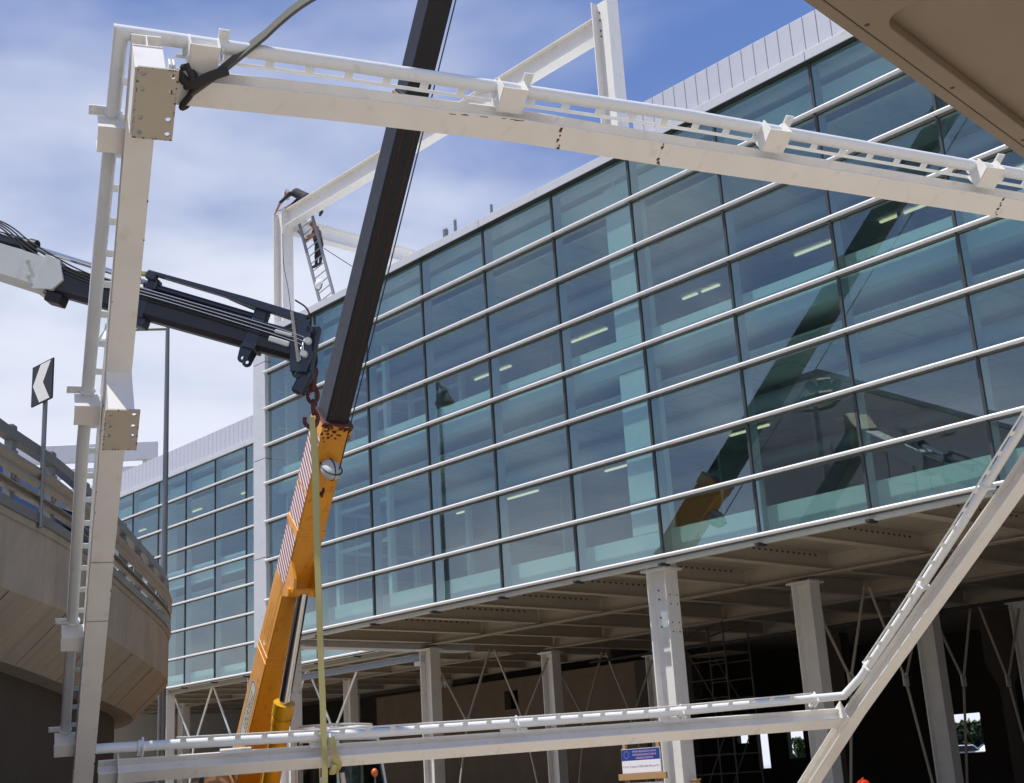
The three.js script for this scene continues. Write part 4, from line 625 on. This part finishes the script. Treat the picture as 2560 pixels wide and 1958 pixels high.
  mesh('cylinder_bracket', [extrude([[-0.55, 0.4], [0.75, 0.4], [0.38, -0.42], [0.2, -0.52], [-0.05, -0.45]], 0.06).translate(0, 0, -0.30).applyMatrix4(basis(at(6.15, -0.38), D, U, S)), extrude([[-0.55, 0.4], [0.75, 0.4], [0.38, -0.42], [0.2, -0.52], [-0.05, -0.45]], 0.06).translate(0, 0, 0.24).applyMatrix4(basis(at(6.15, -0.38), D, U, S)), rod(pin.clone().addScaledVector(S, -0.36), pin.clone().addScaledVector(S, 0.36), 0.1, 0.1, 18)], M.yellow, T);
  const q = (k) => lo.clone().addScaledVector(cd, k);
  mesh('hydraulic_cylinder', [rod(q(0), q(cl * 0.60), 0.20, 0.20, 28), rod(q(cl * 0.56), q(cl * 0.605), 0.235, 0.235, 28), rod(q(cl * 0.53), q(cl * 0.55), 0.222, 0.222, 28), tube([q(0.3).addScaledVector(S, 0.22), q(2).addScaledVector(S, 0.235), q(cl * 0.5).addScaledVector(S, 0.23)], 0.022, 8, 30)], M.yellowCyl, T);
  mesh('piston_rod', rod(q(cl * 0.59), q(cl), 0.125, 0.125, 24), M.chrome, T);
  // hoist rope along the boom
  mesh('hoist_rope', rod(at(-0.5, 0.62, 0.15), at(27.4, -0.62, 0.15), 0.012, 0.012, 6), M.gasket, T);
  mesh('hoist_rope', rod(at(9.0, -0.78, -0.1), at(27.6, -0.66, -0.1), 0.014, 0.014, 6), M.gasket, T);
  // superstructure and carrier
  mesh('superstructure', [extrude([[-1.7, 0], [1.2, 0], [1.2, 0.35], [0.35, 1.05], [-0.1, 1.25], [-0.55, 1.1], [-1.7, 0.9]], 0.12, 0.01).translate(0, 1.15, 0.34), extrude([[-1.7, 0], [1.2, 0], [1.2, 0.35], [0.35, 1.05], [-0.1, 1.25], [-0.55, 1.1], [-1.7, 0.9]], 0.12, 0.01).translate(0, 1.15, -0.46), bevel(2.9, 0.2, 1.6, -0.25, 1.15, 0, 0.03), bevel(0.9, 0.9, 2.1, -2.0, 1.6, 0, 0.06)].map((g) => g.rotateY(-0.1).translate(-4.3, 0, 4.7)), M.yellow, T);
  mesh('hoist_drum', [rod(V(-5.4, 1.95, 4.35), V(-5.4, 1.95, 5.05), 0.3, 0.3, 22)], M.gasket, T);
  mesh('side_bracket', [bevel(0.10, 0.5, 0.10, -3.55, 1.72, 5.35, 0.02).rotateZ(0.0), bar(V(-3.75, 2.25, 5.45), V(-3.0, 1.55, 5.5), 0.09, 0.12, V(0, 1, 0), 0.02), bevel(0.5, 0.16, 0.12, -2.85, 1.55, 5.5, 0.04), bevel(0.55, 0.14, 0.12, -2.35, 1.60, 5.4, 0.04)], M.yellow, T);
  mesh('control_box', [bevel(0.20, 0.26, 0.14, -3.9, 1.82, 5.45, 0.03)], M.navy, T);
  const ch = (g) => g.rotateY(-0.16).translate(-3.6, 0, 4.6);
  mesh('carrier', [bevel(7.6, 0.35, 2.3, 0.6, 0.9, 0, 0.04), box(7.4, 0.35, 0.9, 0.6, 0.6, 0)].map(ch), M.yellow, T);
  for (const x of [-2.2, -0.8, 3.4]) for (const s of [-1, 1]) { const w = mesh('wheel', ch(new THREE.CylinderGeometry(0.55, 0.55, 0.4, 26).rotateX(Math.PI / 2).translate(x, 0.55, s * 1.0)), M.rubber, T); mesh('rim', ch(new THREE.CylinderGeometry(0.3, 0.3, 0.42, 18).rotateX(Math.PI / 2).translate(x, 0.55, s * 1.0)), M.galvLight, w); }
  // white driver's cab in front of the boom
  const cab = (g) => g.scale(0.82, 1.07, 0.84).rotateY(0.30).translate(-1.42, 0, 3.94);
  const W = [[-0.75, 0.55], [0.85, 0.55], [0.92, 1.55], [0.62, 2.62], [0.5, 2.72], [-0.7, 2.72], [-0.78, 2.6]];
  const shell = []; // pillars, roof and lower body leave real window openings
  shell.push(extrude([[-0.75, 0.55], [0.85, 0.55], [0.92, 1.58], [-0.76, 1.58]], 1.9, 0.03).translate(0, 0, -0.95), extrude([[-0.78, 2.55], [0.66, 2.55], [0.6, 2.72], [0.5, 2.8], [-0.7, 2.8]], 1.9, 0.04).translate(0, 0, -0.95));
  for (const s of [-0.93, 0.85]) { shell.push(bar(V(0.88, 1.55, s + 0.04), V(0.63, 2.6, s + 0.04), 0.09, 0.09, V(0, 0, 1), 0.02), bar(V(-0.72, 1.55, s + 0.04), V(-0.74, 2.6, s + 0.04), 0.1, 0.08, V(0, 0, 1), 0.02), bar(V(0.08, 1.55, s + 0.04), V(0.08, 2.6, s + 0.04), 0.06, 0.07, V(0, 0, 1), 0.02)); }
  const c = mesh('cab', shell.map(cab), M.cabWhite, T); void W;
  mesh('windscreen', cab(bar(V(0.89, 1.6, 0), V(0.65, 2.54, 0), 1.72, 0.012, V(1, 0.3, 0))), M.cabGlass, c);
  for (const s of [-0.9, 0.9]) mesh('side_window', [cab(extrude([[0.13, 1.6], [0.8, 1.6], [0.58, 2.53], [0.13, 2.53]], 0.008).translate(0, 0, s)), cab(extrude([[-0.68, 1.6], [0.03, 1.6], [0.03, 2.53], [-0.68, 2.53]], 0.008).translate(0, 0, s))], M.cabGlass, c);
  mesh('window_seal', [cab(tube([V(0.11, 1.58, 0.905), V(0.8, 1.58, 0.905), V(0.62, 2.5, 0.905), V(0.13, 2.54, 0.905)], 0.02, 6, 50, true)), cab(tube([V(-0.68, 1.6, 0.905), V(0.02, 1.6, 0.905), V(0.02, 2.52, 0.905), V(-0.68, 2.52, 0.905)], 0.02, 6, 50, true))], M.rubber, c);
  mesh('seat', [cab(bevel(0.5, 0.14, 0.5, -0.25, 1.25, 0.3, 0.05)), cab(bevel(0.14, 0.8, 0.48, -0.5, 1.7, 0.3, 0.05))], M.tan, c);
  mesh('roof_rack', [cab(tube([V(-0.7, 2.86, 0.85), V(0.5, 2.86, 0.85), V(0.5, 2.86, -0.85), V(-0.7, 2.86, -0.85)], 0.025, 8, 60, true)), cab(bar(V(-0.1, 2.84, -0.85), V(-0.1, 2.84, 0.85), 0.05, 0.03))], M.cabWhite, c);
  mesh('mirror', [cab(bevel(0.06, 0.42, 0.2, 0.95, 2.1, 1.12, 0.03)), cab(tube([V(0.8, 2.5, 0.92), V(0.95, 2.45, 1.1), V(0.95, 2.3, 1.12)], 0.015, 6, 16))], M.rubber, c);
  const b = mesh('beacon_stalk', rod(V(-0.30, 1.0, 3.78), V(-0.31, 1.93, 3.78), 0.02, 0.02, 8), M.galv, T);
  mesh('beacon_lamp', [new THREE.SphereGeometry(0.075, 16, 12).scale(1, 1.25, 1).translate(-0.316, 1.99, 3.784)], std(0.62, 0.16, 0.05, 0.25), b);
}
// ---------------------------------------------------------------- project board in front of the column
{
  const T = thing('project_board', 'blue and white funding notice board on a wooden stand before the column', 'notice board', [4.37, 0, 0.30]);
  const print = canvasTexture(1024, 480, (c, W, H) => {
    c.fillStyle = '#e7e6ee'; c.fillRect(0, 0, W, H); c.fillStyle = '#1d3f8e'; c.fillRect(0, 0, W, 230);
    c.fillStyle = '#c9c58a'; for (let i = 0; i < 12; i++) { const a = i / 12 * Math.PI * 2, x = 130 + 66 * Math.sin(a), y = 112 - 72 * Math.cos(a); c.beginPath(); for (let k = 0; k < 10; k++) { const r = k % 2 ? 5 : 12, t = k / 10 * Math.PI * 2; c.lineTo(x + r * Math.sin(t), y - r * Math.cos(t)); } c.fill(); }
    c.fillStyle = '#d0a3a8'; c.font = 'bold 54px sans-serif'; c.textAlign = 'center'; c.fillText('OPERA REALIZZATA CON IL', 615, 72, 640); c.fillText('COFINANZIAMENTO DELLA', 615, 138, 640); c.fillText('UNIONE EUROPEA', 615, 204, 560);
    c.fillStyle = '#5b5f7c'; c.font = 'bold 56px sans-serif'; c.fillText('P.O.N. Trasporti 2000/2006 Misura II.1', W / 2, 375, 980);
  });
  const pm = new THREE.MeshStandardMaterial({ map: print, roughness: 0.5 }); pm.name = 'board_print';
  const bd = mesh('board', bevel(1.10, 0.50, 0.03, 0, 1.89, 0, 0.006), M.cabWhite, T);
  mesh('board_print', new THREE.PlaneGeometry(1.085, 0.485).translate(0, 1.89, 0.0165), pm, bd, true);
  for (const x of [-0.5, 0.46]) mesh('wooden_post', bevel(0.09, 2.55, 0.07, x, 1.27, -0.06, 0.006), M.wood, T);
  mesh('wooden_rail', bevel(1.34, 0.13, 0.06, 0.03, 1.57, 0.03, 0.008), M.wood, T);
  mesh('lower_panel', bevel(1.12, 0.9, 0.02, 0.0, 1.0, 0.0, 0.004), M.cabWhite, T);
  const P = thing('timber_post', 'short pale timber post standing right of the notice board', 'post', [5.03, 0, -0.63]); mesh('shaft', bevel(0.12, 1.42, 0.12, 0, 0.71, 0, 0.01), M.wood, P); mesh('cap', bevel(0.15, 0.03, 0.15, 0, 1.435, 0, 0.006), M.wood, P);
}
// ---------------------------------------------------------------- scaffold tower in the undercroft
{
  const T = thing('scaffold_tower', 'rusty tube scaffold tower standing in the dark undercroft', 'scaffold', [0, 0, -8]);
  for (const x of [-0.72, 0.72]) for (const z of [-0.55, 0.55]) mesh('standard', rod(V(x, 0, z), V(x, 5.55, z), 0.026, 0.026, 8), M.oldSteel, T);
  for (let y = 0.5; y < 5.5; y += 0.5) for (const z of [-0.55, 0.55]) mesh('rung', rod(V(-0.72, y, z), V(0.72, y, z), 0.02, 0.02, 6), M.oldSteel, T);
  for (const z of [-0.55, 0.55]) { mesh('guard_rail', rod(V(-0.72, 5.3, z), V(0.72, 5.5, z), 0.022, 0.022, 8), M.oldSteel, T); mesh('diagonal', rod(V(-0.72, 0.5, z), V(0.72, 3, z), 0.018, 0.018, 6), M.oldSteel, T); mesh('diagonal', rod(V(0.72, 2.6, z), V(-0.72, 5.0, z), 0.018, 0.018, 6), M.oldSteel, T); }
  mesh('platform', bevel(1.4, 0.05, 1.0, 0, 4.72, 0, 0.01), M.oldWood, T);
}
// ---------------------------------------------------------------- beige panelled canopy over the camera
{
  const T = thing('overhead_canopy', 'beige sheet metal canopy with a rounded recess, close overhead at upper right', 'canopy');
  const A = V(22.72, 3.1, 19.76), B = V(22.63, 3.1, 18.65), e = B.clone().sub(A).normalize(), o = V(-e.z, 0, e.x); if (o.x > 0) o.negate(); const inn = o.clone().negate(); // inn: away from the free edge
  const P = (k, i, y) => A.clone().addScaledVector(e, k).addScaledVector(inn, i).setY(y); // k along the edge, i inwards
  const m4 = new THREE.Matrix4().makeBasis(e, inn, new THREE.Vector3().crossVectors(e, inn)).setPosition(A), lift = (g) => g.applyMatrix4(m4);
  const sgn = new THREE.Vector3().crossVectors(e, inn).y > 0 ? 1 : -1;
  const rr = (x0, x1, y0, y1, r) => { const s = new THREE.Shape(); s.moveTo(x0 + r, y0); s.lineTo(x1 - r, y0); s.absarc(x1 - r, y0 + r, r, -Math.PI / 2, 0); s.lineTo(x1, y1 - r); s.absarc(x1 - r, y1 - r, r, 0, Math.PI / 2); s.lineTo(x0 + r, y1); s.absarc(x0 + r, y1 - r, r, Math.PI / 2, Math.PI); s.lineTo(x0, y0 + r); s.absarc(x0 + r, y0 + r, r, Math.PI, Math.PI * 1.5); return s; };
  const skin = rr(-2.6, 3.2, 0.033, 3.0, 0.02), hole = rr(0.19, 2.9, 0.075, 1.35, 0.06), ring = new THREE.Path(); ring.absarc(-0.06, 0.115, 0.045, 0, Math.PI * 2, true); skin.holes.push(new THREE.Path(hole.getPoints(10).reverse()), ring);
  const z = (a) => a * sgn, ex = (s, h, y) => { const g = new THREE.ExtrudeGeometry(s, { depth: h, bevelEnabled: true, bevelSize: 0.003, bevelThickness: 0.003, bevelOffset: -0.003, bevelSegments: 2, curveSegments: 12 }); return lift(g.translate(0, 0, sgn > 0 ? y : -y - h)); };
  mesh('skin', ex(skin, 0.02, 0), M.tan, T);
  mesh('recess_panel', ex(rr(0.15, 2.95, 0.045, 1.4, 0.07), 0.015, 0.026), M.tan, T);
  mesh('edge_strip', ex(rr(-2.6, 3.2, 0.0, 0.029, 0.008), 0.035, 0.004), M.tan, T);
  mesh('top_sheet', lift(box(5.8, 3.0, 0.04, 0.3, 1.5, z(0.08))), M.tan, T);
  mesh('ring_lamp', [lift(new THREE.TorusGeometry(0.046, 0.007, 8, 28).translate(-0.06, 0.115, z(-0.002))), lift(new THREE.CylinderGeometry(0.044, 0.044, 0.01, 24).rotateX(Math.PI / 2).translate(-0.06, 0.115, z(0.012)))], M.tan, T);
  for (let k = -2.4; k < 3.1; k += 0.405) mesh('rivet', lift(new THREE.SphereGeometry(0.0075, 10, 8).scale(1, 1, 0.5).translate(k + 0.16, 0.047, z(-0.001))), M.rust, T);
  for (const [k, i] of [[-2.3, 0.3], [-2.3, 2.7], [3.0, 2.8]]) mesh('leg', bar(P(k, i, 0), P(k, i, 3.15), 0.08, 0.08, e), M.galv, T);
}
// ---------------------------------------------------------------- people: one continuous body each, from tapered capsules
function body(caps, cell, pad = 0.12) { // caps: [a, b, ra, rb, colour]
  const lo = V(1e9, 1e9, 1e9), hi = V(-1e9, -1e9, -1e9); for (const [a, b, ra, rb] of caps) for (const [p, r] of [[a, ra], [b, rb]]) { lo.min(p.clone().addScalar(-r)); hi.max(p.clone().addScalar(r)); }
  const c = lo.clone().add(hi).multiplyScalar(0.5), half = Math.max(hi.x - lo.x, hi.y - lo.y, hi.z - lo.z) / 2 + pad, n = Math.min(96, Math.ceil(2 * half / cell)), mc = new MarchingCubes(n, M.white, false, false, 120000);
  const dist = (p, [a, b, ra, rb]) => { const ab = b.clone().sub(a), t = Math.min(1, Math.max(0, p.clone().sub(a).dot(ab) / Math.max(ab.lengthSq(), 1e-9))); return p.distanceTo(a.clone().addScaledVector(ab, t)) - (ra + (rb - ra) * t); };
  const p = V(0, 0, 0), k = 0.035;
  for (let z = 0; z < n; z++) for (let y = 0; y < n; y++) for (let x = 0; x < n; x++) {
    p.set((x - n / 2) / (n / 2), (y - n / 2) / (n / 2), (z - n / 2) / (n / 2)).multiplyScalar(half).add(c);
    let d = 10; for (const q of caps) { const e = dist(p, q), h = Math.max(k - Math.abs(d - e), 0) / k; d = Math.min(d, e) - h * h * k * 0.25; }
    mc.field[x + y * n + z * n * n] = -d;
  }
  mc.isolation = 0; mc.update();
  const cnt = mc.count, pos = new Float32Array(cnt * 3), nor = new Float32Array(cnt * 3), colr = new Float32Array(cnt * 3);
  for (let i = 0; i < cnt; i++) {
    p.set(mc.positionArray[3 * i], mc.positionArray[3 * i + 1], mc.positionArray[3 * i + 2]).multiplyScalar(half).add(c); pos.set([p.x, p.y, p.z], 3 * i); nor.set([mc.normalArray[3 * i], mc.normalArray[3 * i + 1], mc.normalArray[3 * i + 2]], 3 * i);
    let best = 1e9, w = caps[0]; for (const q of caps) { const e = dist(p, q); if (e < best) { best = e; w = q; } } colr.set(w[4], 3 * i);
  }
  const g = new THREE.BufferGeometry(); g.setAttribute('position', new THREE.BufferAttribute(pos, 3)); g.setAttribute('normal', new THREE.BufferAttribute(nor, 3)); g.setAttribute('color', new THREE.BufferAttribute(colr, 3)); g.computeVertexNormals(); return g;
}
const cloth = new THREE.MeshStandardMaterial({ vertexColors: true, roughness: 0.85 }); cloth.name = 'clothes';
function person(label, pos, J, shirt, sleeve, trousers, hat, cell = 0.022) {
  const T = thing('person', label, 'person', pos), skin = [0.36, 0.19, 0.12], boot = [0.05, 0.035, 0.025], v = (a) => V(...a), caps = [];
  const cap = (a, b, ra, rb, c) => caps.push([v(a), v(b), ra, rb, c]);
  const mid = (a, b, t) => a.map((x, i) => x + (b[i] - x) * t);
  cap(J.hip, mid(J.hip, J.chest, 0.5), 0.15, 0.14, trousers); cap(mid(J.hip, J.chest, 0.35), J.chest, 0.145, 0.165, shirt); cap(J.chest, J.neck, 0.12, 0.065, shirt); cap(J.neck, J.head, 0.055, 0.06, skin); cap(J.head, mid(J.head, J.neck, -0.25), 0.10, 0.095, skin);
  for (const s of ['L', 'R']) { const a = J['arm' + s], l = J['leg' + s]; cap(a[0], a[1], 0.065, 0.05, sleeve); cap(a[1], a[2], 0.047, 0.034, skin); cap(a[2], mid(a[1], a[2], 1.28), 0.036, 0.03, skin); cap(J.chest, a[0], 0.11, 0.07, shirt);
    for (let i = 0; i < 4; i++) { const e = mid(a[1], a[2], 1.28), t = mid(a[1], a[2], 1.62 - 0.03 * Math.abs(i - 1.3)); cap([e[0] + 0.02 * (i - 1.5), e[1], e[2] + 0.004 * i], [t[0] + 0.02 * (i - 1.5), t[1], t[2] + 0.01], 0.010, 0.008, skin); }
    cap(l[0], l[1], 0.098, 0.068, trousers); cap(l[1], l[2], 0.066, 0.045, trousers); cap(l[2], l[3], 0.05, 0.045, boot); }
  const b = new THREE.Mesh(body(caps, cell), cloth); b.name = 'body'; b.castShadow = b.receiveShadow = true; T.add(b);
  const d = v(J.head).sub(v(J.neck)).normalize(), top = v(J.head).addScaledVector(d, 0.045), [x, y, z] = axes(V(0, 0, 0), d, v(J.face));
  const m = new THREE.Matrix4().makeBasis(x, d, new THREE.Vector3().crossVectors(x, d)).setPosition(top); void y; void z;
  mesh('hard_hat', [new THREE.SphereGeometry(0.145, 20, 10, 0, Math.PI * 2, 0, Math.PI / 2).scale(0.95, 1, 1.15), new THREE.CylinderGeometry(0.16, 0.165, 0.014, 22).scale(0.95, 1, 1.2), bevel(0.03, 0.02, 0.28, 0, 0.14, 0, 0.01)].map((g) => g.applyMatrix4(m)), hat, T);
  return T;
}
person('worker in a white helmet and dark shirt bending over the roof beam end', [0, 0, 0], {
  hip: [-9.42, 20.42, -0.86], chest: [-9.88, 20.72, -0.80], neck: [-10.10, 20.78, -0.76], head: [-10.27, 20.80, -0.72], face: [-0.5, -0.8, 0.2],
  armL: [[-9.98, 20.68, -0.60], [-10.30, 20.45, -0.44], [-10.43, 20.20, -0.38]], armR: [[-9.98, 20.66, -1.0], [-10.22, 20.45, -0.85], [-10.36, 20.30, -0.62]],
  legL: [[-9.40, 20.36, -0.98], [-9.10, 20.30, -1.2], [-9.15, 19.90, -1.28], [-9.25, 19.82, -1.28]], legR: [[-9.40, 20.36, -0.80], [-9.02, 20.36, -1.02], [-8.98, 19.95, -1.15], [-9.1, 19.87, -1.15]] }, [0.02, 0.02, 0.026], [0.022, 0.022, 0.03], [0.03, 0.032, 0.045], M.whiteHat);
person('worker in a brown jacket standing behind the ladder under the roof beam', [-0.60, 0.22, -0.12], {
  hip: [-9.02, 18.72, -1.36], chest: [-9.22, 19.22, -1.40], neck: [-9.32, 19.42, -1.40], head: [-9.40, 19.60, -1.38], face: [-0.6, 0.1, 0.6],
  armL: [[-9.02, 19.30, -1.28], [-8.86, 19.02, -1.12], [-9.05, 18.98, -1.02]], armR: [[-9.45, 19.26, -1.44], [-9.62, 19.04, -1.25], [-9.60, 19.22, -1.05]],
  legL: [[-8.92, 18.64, -1.32], [-8.78, 18.28, -1.26], [-8.72, 17.92, -1.18], [-8.74, 17.84, -1.05]], legR: [[-9.12, 18.64, -1.36], [-9.06, 18.30, -1.28], [-8.96, 17.92, -1.18], [-8.98, 17.84, -1.05]] }, [0.16, 0.085, 0.045], [0.20, 0.11, 0.06], [0.025, 0.026, 0.035], M.whiteHat);
person('worker in a red helmet crouching under the facade at lower right', [9.8, 0, 0.3], {
  hip: [0.05, 0.42, -0.18], chest: [0.0, 0.80, 0.0], neck: [0, 0.97, 0.06], head: [0, 1.10, 0.10], face: [0.3, -0.2, 1],
  armL: [[0.2, 0.86, 0.02], [0.26, 0.62, 0.16], [0.12, 0.50, 0.34]], armR: [[-0.2, 0.86, 0.02], [-0.26, 0.60, 0.16], [-0.1, 0.48, 0.34]],
  legL: [[0.13, 0.40, -0.14], [0.22, 0.52, 0.24], [0.2, 0.10, 0.02], [0.22, 0.05, 0.18]], legR: [[-0.08, 0.40, -0.14], [-0.2, 0.50, 0.24], [-0.18, 0.10, 0.0], [-0.2, 0.05, 0.16]] }, [0.05, 0.06, 0.10], [0.05, 0.06, 0.10], [0.04, 0.045, 0.07], M.redHat);
// ---------------------------------------------------------------- beyond the undercroft: car park, trees, site hut
{
  const leafG = (() => { const g = new THREE.BufferGeometry(); g.setAttribute('position', new THREE.Float32BufferAttribute([-0.5, 0, 0, 0.5, 0, 0.1, 0, 0.9, 0.05, -0.5, 0, 0, 0, -0.5, 0.15, 0.5, 0, 0.1], 3)); g.computeVertexNormals(); return boxUV(g); })();
  const tree = (label, x, z, h, w, mat) => {
    const T = thing('tree', label, 'tree', [x, 0.4, z], 0); const limbs = [rod(V(0, 0, 0), V(0.1, h * 0.5, 0), 0.22, 0.12, 10)];
    for (let i = 0; i < 6; i++) { const a = i * 1.05; limbs.push(rod(V(0.05, h * (0.25 + 0.04 * i), 0), V(w * 0.3 * Math.cos(a), h * (0.55 + 0.05 * i), w * 0.3 * Math.sin(a)), 0.09, 0.03, 6)); } mesh('trunk', limbs, M.bark, T);
    const gs = []; for (let c = 0; c < 40; c++) { const a = rnd() * 6.28, r = Math.sqrt(rnd()) * w * 0.42, cy = h * (0.38 + 0.52 * rnd()), cr = w * (0.10 + 0.10 * rnd()) , cx = r * Math.cos(a) * (1.15 - 0.6 * Math.abs(cy / h - 0.55)), cz = r * Math.sin(a); for (let k = 0; k < 70; k++) { const u = V(rnd() - 0.5, rnd() - 0.5, rnd() - 0.5).normalize().multiplyScalar(cr * Math.cbrt(rnd())), s = 0.22 + 0.25 * rnd(); gs.push(leafG.clone().scale(s, s, s).rotateX(rnd() * 6).rotateY(rnd() * 6).translate(cx + u.x, cy + u.y, cz + u.z)); } }
    const cr = mesh('crown', gs, mat, T); void cr;
  };
  tree('broad dark tree seen through the wide opening under the terminal', -34.2, -84, 4.1, 4.4, M.foliageDark);
  tree('smaller tree beside the lamp pole in the middle narrow opening', -42.5, -78, 5.0, 3.4, M.foliage);
  tree('low tree on the left in the tall narrow opening', -50, -82, 3.6, 3.2, M.foliage);
  tree('olive bush tree left of the broad tree', -43, -92, 3.4, 5, M.foliage); tree('olive bush tree right of the broad tree', -30, -92, 3.6, 4.6, M.foliage);
  const pole = (label, x, z) => { const T = thing('flag_pole', label, 'pole', [x, 0.9, z]); mesh('shaft', rod(V(0, 0, 0), V(0, 7.5, 0), 0.09, 0.06, 10), M.cabWhite, T); mesh('finial', new THREE.SphereGeometry(0.1, 12, 8).translate(0, 7.55, 0), M.cabWhite, T); };
  pole('white pole standing before the broad tree', -24.3, -62.5); pole('white pole left in the middle opening', -32.8, -62.5); pole('white pole right beside the blue banner', -32.3, -62.2);
  const bn = thing('banner', 'small blue banner on the white pole in the middle opening', 'banner', [-32.5, 2.3, -62.1]); mesh('cloth', bevel(0.32, 1.1, 0.03, 0, 0.5, 0, 0.01), M.blueBody, bn); mesh('rod', rod(V(-0.18, 1.06, 0), V(0.18, 1.06, 0), 0.015), M.galv, bn);
  const car = (label, x, z, turn, paint) => {
    const T = thing('parked_car', label, 'car', [x, 0.9, z], turn, 'cars in the car park beyond the undercroft');
    mesh('body', extrude([[-2.05, 0.28], [2.05, 0.28], [2.12, 0.62], [1.95, 0.82], [1.1, 0.92], [0.55, 1.42], [-0.9, 1.46], [-1.6, 0.98], [-2.1, 0.9]], 1.66, 0.06).translate(0, 0, -0.83), paint, T);
    mesh('windscreen', bar(V(1.06, 0.98, 0), V(0.58, 1.40, 0), 1.36, 0.02, V(1, 1, 0)), M.darkGlass, T);
    for (const s of [-1, 1]) { mesh('side_window', extrude([[-1.35, 0.96], [0.92, 0.96], [0.5, 1.36], [-0.88, 1.38]], 0.012).translate(0, 0, s > 0 ? 0.83 : -0.842), M.darkGlass, T); mesh('headlight', bevel(0.05, 0.12, 0.3, 2.06, 0.7, s * 0.58, 0.02), M.chrome, T); for (const wx of [-1.25, 1.3]) { const w = mesh('wheel', new THREE.CylinderGeometry(0.31, 0.31, 0.2, 20).rotateX(Math.PI / 2).translate(wx, 0.31, s * 0.76), M.rubber, T); mesh('rim', new THREE.CylinderGeometry(0.18, 0.18, 0.21, 14).rotateX(Math.PI / 2).translate(wx, 0.31, s * 0.76), M.chrome, w); } }
  };
  const silver = std(0.5, 0.52, 0.54, 0.3, 0.6), dark = std(0.03, 0.033, 0.04, 0.3), whitec = std(0.7, 0.7, 0.7, 0.3), bluec = std(0.08, 0.12, 0.2, 0.3);
  car('dark car on the left in the wide opening under the terminal', -33.4, -76, 0.9, dark); car('silver car in front of the broad tree', -30.6, -75, 0.5, silver); car('blue grey car parked behind the silver one', -30.8, -80, 0.7, bluec); car('white car on the right in the wide opening', -26.4, -73, 1.2, whitec); car('white car at the right edge of the middle opening', -37.5, -71, 0.3, whitec);
  const H = thing('site_hut', 'low blue-grey building with windows and a pale canopy beneath the wing', 'building', [-55, 0, -22]);
  mesh('wall', box(18, 4.4, 8, 0, 2.2, -4), std(0.16, 0.20, 0.27, 0.7, 0, { map: dirtMap }), H); mesh('canopy', [bevel(18, 0.16, 2.2, 0, 5.0, 0.6, 0.03), bevel(18, 0.1, 2.0, 0, 4.55, 0.6, 0.02)], M.paleGrey, H);
  for (let i = 0; i < 7; i++) { const w = mesh('window', bevel(1.7, 1.5, 0.05, -7.4 + i * 2.45, 2.2, 0.02, 0.02), M.paleGrey, H); mesh('pane', [bevel(0.7, 1.3, 0.03, -7.82 + i * 2.45, 2.2, 0.04, 0.01), bevel(0.7, 1.3, 0.03, -6.98 + i * 2.45, 2.2, 0.04, 0.01)], M.darkGlass, w); }
  for (const x of [-6, 0, 6]) mesh('post', rod(V(x, 0, 1.4), V(x, 4.9, 1.4), 0.09, 0.09, 12), M.cabWhite, H);
}
renderer.render(scene, camera);
